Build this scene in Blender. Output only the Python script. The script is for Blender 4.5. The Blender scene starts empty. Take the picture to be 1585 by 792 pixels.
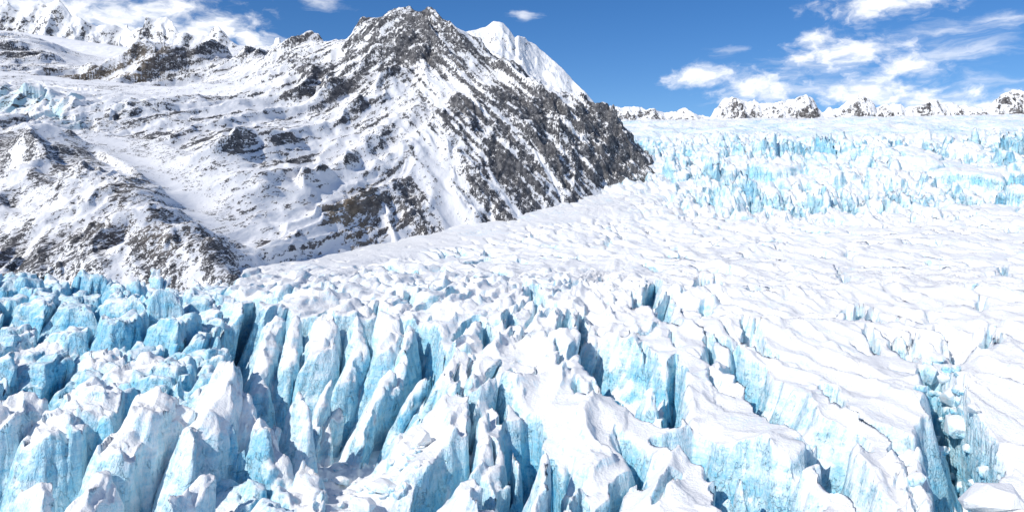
import bpy, math, time
import numpy as np
T0 = time.time()
# ------------------------------------------------------------------ camera
FPX, WPX, HPX, HOR = 1250.0, 1585.0, 792.0, 330.0      # focal length, frame and horizon row, in photograph pixels
scene = bpy.context.scene
cd = bpy.data.cameras.new('camera'); cam = bpy.data.objects.new('camera', cd)
scene.collection.objects.link(cam); scene.camera = cam
cam.location = (0, 0, 0); cam.rotation_euler = (math.radians(90), 0, 0)
cd.sensor_width = 36; cd.lens = FPX / WPX * 36
cd.shift_y = -(HPX / 2 - HOR) / WPX
cd.clip_start = 1; cd.clip_end = 60000
# ------------------------------------------------------------------ light
SUN_AZ, SUN_EL = math.radians(-136), math.radians(40)   # azimuth from +Y towards +X, elevation
sun_dir = np.array([math.sin(SUN_AZ) * math.cos(SUN_EL), math.cos(SUN_AZ) * math.cos(SUN_EL), math.sin(SUN_EL)])
sl = bpy.data.lights.new('sun', 'SUN'); sl.energy = 2.7; sl.angle = math.radians(0.53); sl.color = (1, 0.965, 0.91)
so = bpy.data.objects.new('sun', sl); scene.collection.objects.link(so)
from mathutils import Vector
so.rotation_euler = Vector(sun_dir).to_track_quat('Z', 'Y').to_euler()
so.location = (-300, -200, 400)
vs = scene.view_settings
vs.view_transform = 'Standard'; vs.look = 'None'; vs.gamma = 1; vs.use_curve_mapping = False; vs.exposure = 0.57
cy = scene.cycles
cy.use_denoising = True; cy.max_bounces = 8; cy.diffuse_bounces = 5; cy.glossy_bounces = 2; cy.transmission_bounces = 2


class NT:                                                # small helper to write node trees
    def __init__(self, tree): self.t = tree; tree.nodes.clear()
    def n(self, kind, **kw):
        nd = self.t.nodes.new(kind)
        for k, v in kw.items():
            if k == 'i':
                for a, b in v.items():
                    s = nd.inputs[a]
                    if isinstance(b, bpy.types.NodeSocket): self.t.links.new(b, s)
                    else: s.default_value = b
            else: setattr(nd, k, v)
        return nd
    def math(self, op, a, b=0.0, c=None, clamp=False):
        i = {0: a, 1: b}
        if c is not None: i[2] = c
        return self.n('ShaderNodeMath', operation=op, use_clamp=clamp, i=i).outputs[0]
    def vmath(self, op, a, b): return self.n('ShaderNodeVectorMath', operation=op, i={0: a, 1: b}).outputs[0]
    def sstep(self, v, a, b, lo=0.0, hi=1.0):
        return self.n('ShaderNodeMapRange', interpolation_type='SMOOTHSTEP', i={0: v, 1: a, 2: b, 3: lo, 4: hi}).outputs[0]
    def mixc(self, f, a, b):
        m = self.n('ShaderNodeMix', data_type='RGBA')
        for s, v in ((0, f), (6, a), (7, b)):
            if isinstance(v, bpy.types.NodeSocket): self.t.links.new(v, m.inputs[s])
            else: m.inputs[s].default_value = v if s == 0 else tuple(v) + (1,)
        return m.outputs[2]
    def noise(self, vec, scale, detail=4, rough=0.5, dist=0.0, out=0):
        return self.n('ShaderNodeTexNoise', i={'Vector': vec, 'Scale': scale, 'Detail': detail, 'Roughness': rough, 'Distortion': dist}).outputs[out]
    def attr(self, name): return self.n('ShaderNodeAttribute', attribute_name=name).outputs['Fac']


# ------------------------------------------------------------------ sky and its clouds
world = bpy.data.worlds.new('World'); scene.world = world; world.use_nodes = True
w = NT(world.node_tree)
sky = w.n('ShaderNodeTexSky', sky_type='NISHITA', sun_disc=False, sun_elevation=SUN_EL, sun_rotation=SUN_AZ,
          altitude=2200, air_density=1.0, dust_density=0.2, ozone_density=3.0)
hsv = w.n('ShaderNodeHueSaturation', i={'Hue': 0.507, 'Saturation': 1.30, 'Value': 0.50, 'Color': sky.outputs[0]})
tc = w.n('ShaderNodeTexCoord').outputs['Generated']
sep = w.n('ShaderNodeSeparateXYZ', i={0: tc})
az = w.math('ARCTAN2', sep.outputs[0], sep.outputs[1])   # azimuth and elevation of the view direction
el = w.math('ARCSINE', sep.outputs[2])
ae = w.n('ShaderNodeCombineXYZ', i={0: az, 1: w.math('MULTIPLY', el, 1.7), 2: 0.0}).outputs[0]
wn = w.n('ShaderNodeTexNoise', i={'Vector': ae, 'Scale': 9.0, 'Detail': 5.0, 'Roughness': 0.6})
wob = w.n('ShaderNodeVectorMath', operation='MULTIPLY_ADD', i={0: w.vmath('SUBTRACT', wn.outputs['Color'], (0.5, 0.5, 0.5)), 1: (0.09, 0.05, 0), 2: ae}).outputs[0]
puff = w.noise(wob, 34.0, 7, 0.58)
wisp_v = w.n('ShaderNodeMapping', i={'Vector': wob, 'Rotation': (0, 0, math.radians(-18)), 'Scale': (1.0, 3.2, 1)}).outputs[0]
wisp = w.noise(wisp_v, 9.0, 8, 0.6, 0.6)


def deg(px, py):
    a = math.atan2(px - WPX / 2, FPX); e = math.atan2(HOR - py, math.hypot(FPX, px - WPX / 2))
    return a, e


def bank(px, py, rx, ry, rot=0.0):                       # soft elliptical place of one cloud bank
    a, e = deg(px, py)
    v = w.vmath('SUBTRACT', wob, (a, e * 1.7, 0))
    v = w.n('ShaderNodeMapping', vector_type='POINT', i={'Vector': v, 'Rotation': (0, 0, rot)}).outputs[0]
    v = w.vmath('MULTIPLY', v, (FPX / rx, FPX / ry / 1.7, 0))
    ln = w.n('ShaderNodeVectorMath', operation='LENGTH', i={0: v}).outputs['Value']
    return w.math('SUBTRACT', 1.0, ln)


def maxall(fs):
    o = fs[0]
    for f in fs[1:]: o = w.math('MAXIMUM', o, f)
    return o


BANKS = [(1310, 82, 105, 36, -0.10), (1270, 62, 45, 26, 0), (1395, 100, 60, 22, 0), (1085, 118, 62, 24, -.25), (1165, 135, 75, 32, 0), (1200, 150, 60, 24, 0),
         (1370, 5, 110, 26, 0), (210, 25, 180, 46, -.1), (110, 10, 120, 40, 0), (330, 50, 90, 36, -.3), (390, 62, 50, 22, 0),
         (1340, 140, 120, 30, 0), (1440, 150, 120, 26, .1), (1530, 160, 60, 16, 0), (60, 5, 90, 40, 0)]
cum = maxall([bank(*b) for b in BANKS])
c1 = w.sstep(w.math('ADD', w.math('MULTIPLY', cum, 0.85), w.math('MULTIPLY', w.math('SUBTRACT', puff, 0.5), 1.9)), 0.0, 0.85, 0, 0.9)
THIN = [(1450, 70, 150, 60, -.35), (1560, 35, 60, 26, 0), (1500, 110, 120, 50, .2), (490, 4, 70, 20, 0), (812, 26, 24, 16, 0), (1120, 80, 45, 12, 0), (1230, 130, 150, 60, 0)]
thin = maxall([bank(*b) for b in THIN])
c2 = w.sstep(w.math('ADD', w.math('MULTIPLY', thin, 0.55), w.math('MULTIPLY', w.math('SUBTRACT', wisp, 0.5), 2.2)), 0.15, 0.95, 0, 0.62)
rest = w.noise(w.n('ShaderNodeMapping', i={'Vector': tc, 'Scale': (1, 1, 2.6)}).outputs[0], 3.2, 8, 0.6, 0.3)
behind = w.sstep(sep.outputs[1], 0.75, 0.35)             # the rest of the sky carries the same broken cloud
c3 = w.math('MULTIPLY', w.math('MULTIPLY', w.sstep(rest, 0.52, 0.68), w.sstep(sep.outputs[2], 0.0, 0.1)), behind)
cov = maxall([c1, c2, w.math('MULTIPLY', c3, 0.8)])
tone = w.sstep(puff, 0.3, 0.65)
ccol = w.mixc(tone, (3.9, 4.2, 4.7), (5.7, 5.7, 5.8))
out = w.n('ShaderNodeBackground', i={'Color': w.mixc(cov, hsv.outputs[0], ccol), 'Strength': 0.15})
SKY_MIX = out
w.n('ShaderNodeOutputWorld', i={0: out.outputs[0]})

# ------------------------------------------------------------------ numpy noise
def hsh(ix, iy, iz=0, s=0):
    h = (ix.astype(np.uint32) * np.uint32(374761393) + iy.astype(np.uint32) * np.uint32(668265263)
         + np.asarray(iz).astype(np.uint32) * np.uint32(2246822519) + np.uint32((s * 3266489917) & 0xffffffff))
    h = (h ^ (h >> np.uint32(13))) * np.uint32(1274126177)
    h = (h ^ (h >> np.uint32(15))) * np.uint32(2654435761)
    return h ^ (h >> np.uint32(16))


def rnd(ix, iy, s): return (hsh(ix, iy, 0, s) & np.uint32(0xffffff)).astype(np.float32) / np.float32(16777216)


G8 = np.array([(math.cos(a), math.sin(a)) for a in np.arange(16) * math.pi / 8], np.float32)
G3 = np.array([(1, 1, 0), (-1, 1, 0), (1, -1, 0), (-1, -1, 0), (1, 0, 1), (-1, 0, 1), (1, 0, -1), (-1, 0, -1), (0, 1, 1), (0, -1, 1), (0, 1, -1), (0, -1, -1), (1, 1, 0), (-1, 1, 0), (0, -1, 1), (0, -1, -1)], np.float32)


def pn2(x, y, s=0):
    fx = np.floor(x); fy = np.floor(y); ix = fx.astype(np.int64); iy = fy.astype(np.int64)
    x = (x - fx).astype(np.float32); y = (y - fy).astype(np.float32)
    u = x * x * x * (x * (x * 6 - 15) + 10); v = y * y * y * (y * (y * 6 - 15) + 10)
    def g(dx, dy):
        k = G8[hsh(ix + dx, iy + dy, 0, s) & np.uint32(15)]
        return k[..., 0] * (x - dx) + k[..., 1] * (y - dy)
    a = g(0, 0); a += u * (g(1, 0) - a); b = g(0, 1); b += u * (g(1, 1) - b)
    return (a + v * (b - a)) * 1.5


def pn3(x, y, z, s=0):
    fx = np.floor(x); fy = np.floor(y); fz = np.floor(z)
    ix = fx.astype(np.int64); iy = fy.astype(np.int64); iz = fz.astype(np.int64)
    x = (x - fx).astype(np.float32); y = (y - fy).astype(np.float32); z = (z - fz).astype(np.float32)
    u = x * x * (3 - 2 * x); v = y * y * (3 - 2 * y); t = z * z * (3 - 2 * z)
    def g(dx, dy, dz):
        k = G3[hsh(ix + dx, iy + dy, iz + dz, s) & np.uint32(15)]
        return k[..., 0] * (x - dx) + k[..., 1] * (y - dy) + k[..., 2] * (z - dz)
    r = []
    for dz in (0, 1):
        a = g(0, 0, dz); a += u * (g(1, 0, dz) - a); b = g(0, 1, dz); b += u * (g(1, 1, dz) - b)
        r.append(a + v * (b - a))
    return r[0] + t * (r[1] - r[0])


def fbm(x, y, o=4, s=0, gain=0.5):
    r = 0; a = 1.0
    for k in range(o): r = r + a * pn2(x, y, s + k); x = x * 2.03 + 7.1; y = y * 2.03 + 3.7; a *= gain
    return r


def ridged(x, y, o=4, s=0, gain=0.5):
    r = 0; a = 1.0; wgt = 1.0
    for k in range(o):
        n = 1 - np.abs(pn2(x, y, s + k)) * 1.6; n = np.clip(n, 0, 1); n = n * n * wgt
        r = r + a * n; wgt = np.clip(n * 1.6, 0, 1); x = x * 2.07 + 5.3; y = y * 2.07 + 1.9; a *= gain
    return r


def sst(v, a, b):
    t = np.clip((v - a) / (b - a), 0, 1); return t * t * (3 - 2 * t)


def voro(x, y, cell, s):                                 # distance to the nearest two jittered seeds and the seed's own random numbers
    x = x / cell; y = y / cell; fx = np.floor(x).astype(np.int64); fy = np.floor(y).astype(np.int64)
    d1 = np.full(x.shape, 9., np.float32); d2 = d1.copy(); sx = np.zeros_like(d1); sy = np.zeros_like(d1); hx = np.zeros(x.shape, np.int64); hy = hx.copy()
    for i in (-1, 0, 1):
        for j in (-1, 0, 1):
            gx = fx + i; gy = fy + j
            px = gx + 0.08 + 0.84 * rnd(gx, gy, s); py = gy + 0.08 + 0.84 * rnd(gx, gy, s + 1)
            d = np.hypot(x - px, y - py).astype(np.float32)
            n = d < d1; d2 = np.where(n, d1, np.minimum(d2, d)); d1 = np.where(n, d, d1)
            sx = np.where(n, px, sx); sy = np.where(n, py, sy); hx = np.where(n, gx, hx); hy = np.where(n, gy, hy)
    return (d2 - d1) * cell * 0.5, hx, hy, (x - sx) * cell, (y - sy) * cell


# ------------------------------------------------------------------ from photograph to place
def W(px, py, Y): return np.array([(px - WPX / 2) * Y / FPX, Y, (HOR - py) * Y / FPX])


CY = np.array([60, 90, 122, 160, 215, 250, 320, 450, 600, 800, 1000, 1400, 2000, 2700, 3200.])
CZ = np.array([-62, -54, -45.5, -37, -27.5, -24.5, -24.5, -27, -23, -5, 25, 108, 222, 305, 330.])
_yy = np.linspace(60, 3200, 6000)
_zz = np.interp(_yy, CY, CZ)
_k = np.exp(-np.linspace(-2, 2, 41) ** 2); _k /= _k.sum()
_zs = np.convolve(np.pad(_zz, 20, 'edge'), _k, 'valid')
def crest(y): return np.interp(y, _yy, _zs)
_pyc = HOR - FPX * _zs / _yy
_mono = np.minimum.accumulate(_pyc)
def atY(py): return float(np.interp(-py, -_mono, _yy))
def at(p):                                               # a spot on the glacier's smooth top surface, or at its own depth
    return W(p[0], p[1], p[2] if len(p) > 2 else atY(p[1]))


def seg_d(x, y, A, B):
    ax, ay = A[0], A[1]; dx, dy = B[0] - ax, B[1] - ay
    L = dx * dx + dy * dy + 1e-9
    t = np.clip(((x - ax) * dx + (y - ay) * dy) / L, 0, 1)
    ex = x - ax - t * dx; ey = y - ay - t * dy
    return np.sqrt(ex * ex + ey * ey), t, dx * (y - ay) - dy * (x - ax)


def poly_sd(x, y, P):                                    # signed distance to a polygon, positive inside
    d = np.full(x.shape, 1e9); ins = np.zeros(x.shape, bool)
    n = len(P)
    for i in range(n):
        A, B = P[i], P[(i + 1) % n]
        dd, _, _ = seg_d(x, y, A, B); d = np.minimum(d, dd)
        c = ((A[1] > y) != (B[1] > y)) & (x < (B[0] - A[0]) * (y - A[1]) / (B[1] - A[1] + 1e-12) + A[0])
        ins ^= c
    return np.where(ins, d, -d)


# ------------------------------------------------------------------ meshes
def link(o, parent=None):
    scene.collection.objects.link(o)
    if parent: o.parent = parent
    return o


def tag(o, label=None, cat=None, group=None, kind=None):
    for k, v in (('label', label), ('category', cat), ('group', group), ('kind', kind)):
        if v: o[k] = v
    return o


def grid_normals(V):
    """vertex normals of a grid, the mean of the quads around each vertex"""
    d1 = V[1:, 1:] - V[:-1, :-1]; d2 = V[1:, :-1] - V[:-1, 1:]
    f = np.cross(d1, d2)
    n = np.zeros_like(V); n[:-1, :-1] += f; n[1:, :-1] += f; n[:-1, 1:] += f; n[1:, 1:] += f
    return n / (np.linalg.norm(n, axis=2, keepdims=True) + 1e-12)


def mesh_part(name, V, N, attrs, faces, mat, parent=None):
    """One mesh object from the chosen quads (k,4) of a big vertex table."""
    ids, inv = np.unique(faces, return_inverse=True); inv = inv.reshape(-1)
    me = bpy.data.meshes.new(name)
    me.vertices.add(len(ids)); me.vertices.foreach_set('co', V[ids].astype(np.float32).ravel())
    nf = len(faces)
    me.loops.add(nf * 4); me.loops.foreach_set('vertex_index', inv.astype(np.int32))
    me.polygons.add(nf); me.polygons.foreach_set('loop_start', np.arange(0, nf * 4, 4, dtype=np.int32))
    me.update(calc_edges=True)
    me.polygons.foreach_set('use_smooth', np.ones(nf, bool))
    for k, v in attrs.items():
        a = me.attributes.new(k, 'FLOAT', 'POINT'); a.data.foreach_set('value', v[ids].astype(np.float32))
    if N is not None: me.normals_split_custom_set_from_vertices(N[ids].astype(np.float32))
    me.materials.append(mat)
    return link(bpy.data.objects.new(name, me), parent)


def quads(nr, nc):
    i = np.arange(nr * nc).reshape(nr, nc)
    return np.stack([i[:-1, :-1], i[:-1, 1:], i[1:, 1:], i[1:, :-1]], -1)


def resample(Yf, Hf, u, nrow, extra, wz=1.0, flat=0.55, floor=0.12):
    """Re-space the rows of each column so that steep walls get their share of vertices."""
    px = u[None] * Yf[:, None]
    s = np.hypot(np.diff(Hf, axis=0) * wz, flat * np.diff(Yf)[:, None]) / Yf[1:, None] + floor * np.diff(np.log(Yf))[:, None] * 0.1
    s = np.minimum(s, np.percentile(s, 99.5))
    for b in (30, 30, 30):
        p = np.pad(s, ((0, 0), (b, b)), 'edge'); c = np.cumsum(np.pad(p, ((0, 0), (1, 0))), axis=1)
        s = (c[:, 2 * b + 1:] - c[:, :-2 * b - 1]) / (2 * b + 1)
    cum = np.vstack([np.zeros(s.shape[1]), np.cumsum(s, axis=0)])
    cum /= cum[-1:]
    for b in (30, 30):
        p = np.pad(cum, ((0, 0), (b, b)), 'edge'); c = np.cumsum(np.pad(p, ((0, 0), (1, 0))), axis=1)
        cum = (c[:, 2 * b + 1:] - c[:, :-2 * b - 1]) / (2 * b + 1)
    q = np.linspace(0, 1, nrow)
    Yo = np.empty((nrow, len(u))); Ho = np.empty_like(Yo); E = [np.empty_like(Yo) for _ in extra]
    for c in range(len(u)):
        Yo[:, c] = np.interp(q * cum[-1, c], cum[:, c], Yf)
        Ho[:, c] = np.interp(Yo[:, c], Yf, Hf[:, c])
        for e, x in zip(E, extra): e[:, c] = np.interp(Yo[:, c], Yf, x[:, c])
    return Yo, Ho, E


def lod(sm, fn, *arrs):
    """A texture whose grain follows sm, blended between fixed world scales 0.5, 1, 2, 4, 8 m per unit."""
    l = np.log2(sm); out = np.zeros(sm.shape)
    for k in range(-2, 5):
        wt = 1 - np.abs(l - k); sel = np.nonzero(wt > 0)
        if len(sel[0]): out[sel] += wt[sel] * fn(*[a[sel] / 2.0 ** k for a in arrs])
    return out


# ------------------------------------------------------------------ materials
def new_mat(name):
    m = bpy.data.materials.new(name); m.use_nodes = True
    return m, NT(m.node_tree)


def mat_ice(far):
    m, t = new_mat('snow_and_blue_ice')
    P = t.n('ShaderNodeTexCoord').outputs['Object']
    ice = t.attr('ice')                                  # far = fineness of the texture
    v = t.n('ShaderNodeVectorMath', operation='SCALE', i={0: P, 'Scale': far}).outputs[0]
    n1 = t.noise(v, 0.45, 6, 0.62)
    n2 = t.noise(v, 2.6, 5, 0.6)
    vs_ = t.vmath('MULTIPLY', v, (1, 1, 0.28))
    n3 = t.noise(vs_, 1.3, 5, 0.62, 0.5)                 # streaks that run down the walls
    n4 = t.noise(t.n('ShaderNodeMapping', i={'Vector': v, 'Rotation': (0.18, 0.12, 0), 'Scale': (0.10, 0.10, 1.1)}).outputs[0], 1.0, 4, 0.6, 0.3)   # yearly layers
    nn = t.math('ADD', t.math('ADD', t.math('MULTIPLY', n1, 0.5), t.math('MULTIPLY', n4, 0.36)), t.math('ADD', t.math('MULTIPLY', n2, 0.34), t.math('MULTIPLY', n3, 0.3)))
    k = t.math('ADD', ice, t.math('MULTIPLY', t.math('SUBTRACT', nn, 0.75), 1.55))
    rampn = t.n('ShaderNodeValToRGB', i={0: k}); r = rampn.color_ramp
    r.elements[0].position = 0.10; r.elements[0].color = (0.90, 0.895, 0.88, 1)
    r.elements[1].position = 1.0; r.elements[1].color = (0.10, 0.49, 0.76, 1)
    for p, c in ((0.28, (0.78, 0.87, 0.91, 1)), (0.48, (0.58, 0.82, 0.91, 1)), (0.74, (0.31, 0.69, 0.88, 1))):
        e = r.elements.new(p); e.color = c
    dirt = t.math('MULTIPLY', t.attr('dirt'), t.sstep(n3, 0.45, 0.6))
    col = t.mixc(dirt, rampn.outputs[0], (0.20, 0.16, 0.12))
    isice = t.sstep(k, 0.25, 0.6)
    grit = t.math('MULTIPLY', t.sstep(t.noise(v, 4.5, 3, 0.6), 0.62, 0.72), t.math('MULTIPLY', t.sstep(n1, 0.48, 0.62), t.math('MULTIPLY', isice, 0.4)))
    col = t.mixc(grit, col, (0.16, 0.24, 0.28))
    cr = t.noise(t.vmath('MULTIPLY', v, (1, 1, .45)), 0.33, 4, 0.6, 0.8)
    crk = t.math('MULTIPLY', t.sstep(t.math('ABSOLUTE', t.math('SUBTRACT', cr, 0.5)), 0.0, 0.012, 1.0, 0.0), -0.6)
    hgt = t.math('ADD', t.math('MULTIPLY', n3, 1.1), t.math('ADD', t.math('MULTIPLY', n2, 0.45), t.math('ADD', t.math('MULTIPLY', n1, 0.8), t.math('MULTIPLY', crk, isice))))
    bump = t.n('ShaderNodeBump', i={'Strength': 0.85, 'Distance': t.math('MULTIPLY', t.math('ADD', 0.35, t.math('MULTIPLY', isice, 0.45)), 1 / far), 'Height': hgt})
    bs = t.n('ShaderNodeBsdfPrincipled', i={'Base Color': col, 'Roughness': t.math('SUBTRACT', 0.75, t.math('MULTIPLY', isice, 0.33)),
             'Specular IOR Level': 0.25, 'Normal': bump.outputs[0]})
    t.n('ShaderNodeOutputMaterial', i={0: bs.outputs[0]})
    return m


def mat_rock(sc, mix=2.6):
    m, t = new_mat('snow_dusted_rock')
    P = t.vmath('MULTIPLY', t.n('ShaderNodeTexCoord').outputs['Object'], (1, 0.15, 0.8))
    rock = t.attr('rock'); br = t.attr('brown')
    v = t.n('ShaderNodeVectorMath', operation='SCALE', i={0: P, 'Scale': sc}).outputs[0]
    a = t.noise(v, 0.40, 8, 0.7)
    b = t.noise(v, 1.5, 4, 0.6)
    nn = t.math('ADD', t.math('MULTIPLY', a, 0.9), t.math('MULTIPLY', b, 0.55))
    k = t.math('ADD', rock, t.math('MULTIPLY', t.math('SUBTRACT', nn, 0.725), mix))
    mask = t.sstep(k, 0.47, 0.58)
    g = t.noise(v, 0.35, 5, 0.6)
    dark = t.mixc(t.sstep(g, 0.35, 0.7), (0.055, 0.056, 0.062), (0.20, 0.195, 0.195))
    brown = t.mixc(t.sstep(g, 0.35, 0.7), (0.13, 0.10, 0.07), (0.36, 0.29, 0.21))
    rc = t.mixc(br, dark, brown)
    col = t.mixc(mask, (0.90, 0.895, 0.885), rc)
    ice = t.attr('ice')
    ik = t.math('ADD', ice, t.math('MULTIPLY', t.math('SUBTRACT', nn, 0.725), 1.2))
    col = t.mixc(t.math('MULTIPLY', t.sstep(ik, 0.3, 0.9), t.math('SUBTRACT', 1.0, mask)), col, (0.50, 0.70, 0.76))
    hgt = t.math('ADD', t.math('MULTIPLY', mask, 0.9), t.math('ADD', t.math('MULTIPLY', a, 1.2), t.math('MULTIPLY', t.math('MULTIPLY', b, mask), 1.0)))
    bump = t.n('ShaderNodeBump', i={'Strength': 0.7, 'Distance': 0.8 / sc, 'Height': hgt})
    bs = t.n('ShaderNodeBsdfPrincipled', i={'Base Color': col, 'Roughness': 0.85, 'Specular IOR Level': 0.15, 'Normal': bump.outputs[0]})
    t.n('ShaderNodeOutputMaterial', i={0: bs.outputs[0]})
    return m


ICE, ICE_MID, ICE_FAR, ICE_UP = mat_ice(1.0), mat_ice(0.45), mat_ice(0.17), mat_ice(0.11)
ROCK_NEAR, ROCK, ROCK_FAR = mat_rock(1.5, 3.6), mat_rock(0.75, 2.7), mat_rock(0.3, 2.7)
#@@GLACIER
# ------------------------------------------------------------------ the glacier
def PT(*pts): return [at(p) for p in pts]


# crevasses: (points on the top surface, half width in metres, depth in metres)
CREV = [
    (PT((1140, 545), (1160, 570), (1195, 597), (1215, 632), (1250, 656), (1295, 677), (1345, 692)), 4.2, 15),
    (PT((1268, 672), (1281, 698), (1306, 733), (1321, 756), (1350, 776), (1390, 800)), 3.4, 14),
    (PT((1020, 662), (1057, 672), (1095, 692), (1120, 706), (1155, 712), (1200, 745), (1212, 765), (1228, 790), (1240, 830)), 4.4, 14),
    (PT((1118, 726), (1126, 750), (1132, 792), (1134, 840)), 1.9, 12),
    (PT((1148, 756), (1156, 775), (1166, 800), (1170, 840)), 1.4, 9),
    (PT((1340, 655), (1382, 673), (1412, 698), (1424, 728), (1442, 750), (1450, 800)), 2.0, 11),
    (PT((1272, 594), (1282, 610), (1302, 634)), 1.2, 5), (PT((1320, 735), (1345, 750), (1360, 775)), 1.0, 5),
    (PT((1339, 508), (1353, 537)), 1.2, 6), (PT((1368, 512), (1390, 532), (1412, 550)), 1.1, 6),
    (PT((1375, 510), (1400, 528), (1420, 545)), 0.7, 4), (PT((1413, 512), (1412, 532)), 0.9, 5),
    (PT((1457, 500), (1462, 516)), 1.2, 6), (PT((1476, 520), (1490, 545)), 1.5, 5), (PT((1530, 505), (1520, 535)), 1.1, 7), (PT((1530, 505), (1548, 540)), 0.9, 6),
    (PT((1313, 470), (1318, 492)), 1.6, 8), (PT((1350, 470), (1362, 490)), 1.5, 8), (PT((1393, 480), (1410, 496)), 1.3, 6), (PT((1332, 462), (1328, 486)), 1.2, 7),
    (PT((1152, 500), (1162, 522), (1172, 540)), 1.2, 7), (PT((1172, 505), (1170, 535), (1192, 552)), 1.4, 7),
    (PT((1093, 515), (1100, 560)), 1.1, 6), (PT((1108, 520), (1130, 540)), 1.3, 6), (PT((1098, 568), (1120, 590), (1140, 600)), 0.9, 4), (PT((1142, 575), (1160, 592), (1180, 608)), 1.1, 6),
    (PT((882, 474), (873, 501), (880, 528)), 1.5, 15), (PT((907, 484), (903, 520), (905, 548)), 1.4, 14), (PT((942, 516), (946, 531), (939, 575)), 0.9, 14),
    (PT((962, 545), (957, 585)), 1.6, 14), (PT((1050, 548), (1046, 600), (1040, 650)), 1.5, 17), (PT((992, 526), (1003, 550)), 0.7, 4),
    (PT((966, 520), (1000, 512), (1020, 498)), 0.55, 3), (PT((1016, 432), (1008, 470)), 2.2, 12), (PT((1033, 456), (1036, 488), (1056, 500)), 1.9, 12), (PT((985, 455), (990, 468)), 1.2, 6),
    (PT((853, 536), (865, 555), (878, 577)), 1.1, 4), (PT((842, 533), (860, 512)), 0.5, 2), (PT((890, 592), (905, 620)), 0.7, 3), (PT((925, 596), (915, 625)), 1.0, 5),
    (PT((965, 652), (985, 668), (1000, 690), (978, 718), (951, 748), (926, 777), (905, 795)), 1.15, 6), (PT((1001, 716), (1008, 742)), 0.8, 5), (PT((1060, 725), (1030, 752), (1010, 775)), 0.6, 3),
    (PT((812, 630), (820, 650), (826, 693), (812, 748), (802, 800)), 2.6, 17), (PT((858, 684), (866, 743), (874, 800)), 1.6, 15), (PT((904, 745), (906, 775)), 1.0, 5),
    (PT((774, 555), (771, 592), (777, 640)), 1.0, 12), (PT((745, 630), (741, 665), (726, 700), (714, 730)), 1.5, 11), (PT((714, 722), (740, 728), (762, 742), (752, 765), (742, 800)), 1.7, 12),
    (PT((764, 670), (750, 706)), 0.7, 5), (PT((792, 640), (791, 665), (783, 718)), 1.1, 9), (PT((735, 672), (703, 700), (675, 745), (655, 800)), 2.3, 8),
    (PT((708, 510), (718, 493), (736, 489), (750, 500), (756, 525)), 0.9, 6), (PT((718, 560), (725, 600), (728, 640)), 1.0, 9), (PT((800, 560), (797, 600)), 0.8, 6), (PT((690, 530), (684, 570), (688, 600)), 1.2, 10),
    (PT((700, 452), (722, 446)), 1.6, 5), (PT((820, 440), (832, 470)), 2.0, 8), (PT((855, 478), (842, 488)), 2.0, 7), (PT((790, 480), (800, 520)), 1.5, 8), (PT((890, 430), (888, 448)), 1.8, 8), (PT((938, 426), (934, 440)), 1.6, 6),
    (PT((1084, 428), (1084, 444)), 1.6, 8), (PT((1110, 430), (1109, 442)), 1.2, 6), (PT((1160, 440), (1172, 455)), 1.8, 8), (PT((1188, 440), (1195, 452)), 1.0, 5), (PT((1090, 465), (1095, 482)), 1.4, 6), (PT((1306, 425), (1312, 440)), 1.3, 6), (PT((1294, 415), (1302, 424)), 1.0, 5), (PT((1548, 418), (1556, 430)), 1.8, 6), (PT((1500, 450), (1506, 455)), 1.4, 5), (PT((1513, 462), (1520, 478)), 1.3, 5),
    (PT((632, 448), (640, 458)), 1.5, 6), (PT((590, 465), (600, 484)), 1.4, 7), (PT((505, 468), (510, 495)), 1.2, 7),
    # cracks of the blue left side
    (PT((40, 610), (58, 640), (80, 655), (105, 672), (122, 690)), 1.1, 9), (PT((22, 650), (30, 680), (42, 720), (50, 770), (52, 810)), 0.75, 6), (PT((118, 690), (120, 740)), 0.8, 7),
    (PT((258, 610), (263, 632), (275, 655)), 0.9, 5), (PT((285, 655), (288, 690), (276, 740)), 1.2, 9), (PT((70, 700), (75, 740)), 0.5, 3), (PT((18, 470), (12, 506)), 1.3, 9), (PT((250, 440), (262, 426)), 0.5, 4), (PT((195, 440), (205, 475)), 0.5, 4),
    (PT((222, 464), (232, 484)), 0.5, 3), (PT((205, 530), (215, 508)), 0.5, 3), (PT((45, 525), (52, 537)), 0.8, 4), (PT((104, 530), (112, 556)), 0.5, 3), (PT((210, 555), (222, 575)), 0.8, 4), (PT((330, 505), (328, 545)), 0.8, 6), (PT((342, 495), (334, 540)), 0.7, 5),
]
for pxn, y0, y1, hw in ((388, 205, 240, 1.6), (437, 203, 226, 0.9), (470, 203, 222, 1.3), (541, 200, 222, 1.0), (566, 196, 220, 1.9), (589, 196, 214, 0.9), (652, 190, 210, 2.2), (676, 184, 204, 1.2)):
    CREV.append(([W(pxn, 500, y0), W(pxn + 3, 500, 0.5 * (y0 + y1)), W(pxn + 8, 500, y1)], hw, 20))

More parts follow.
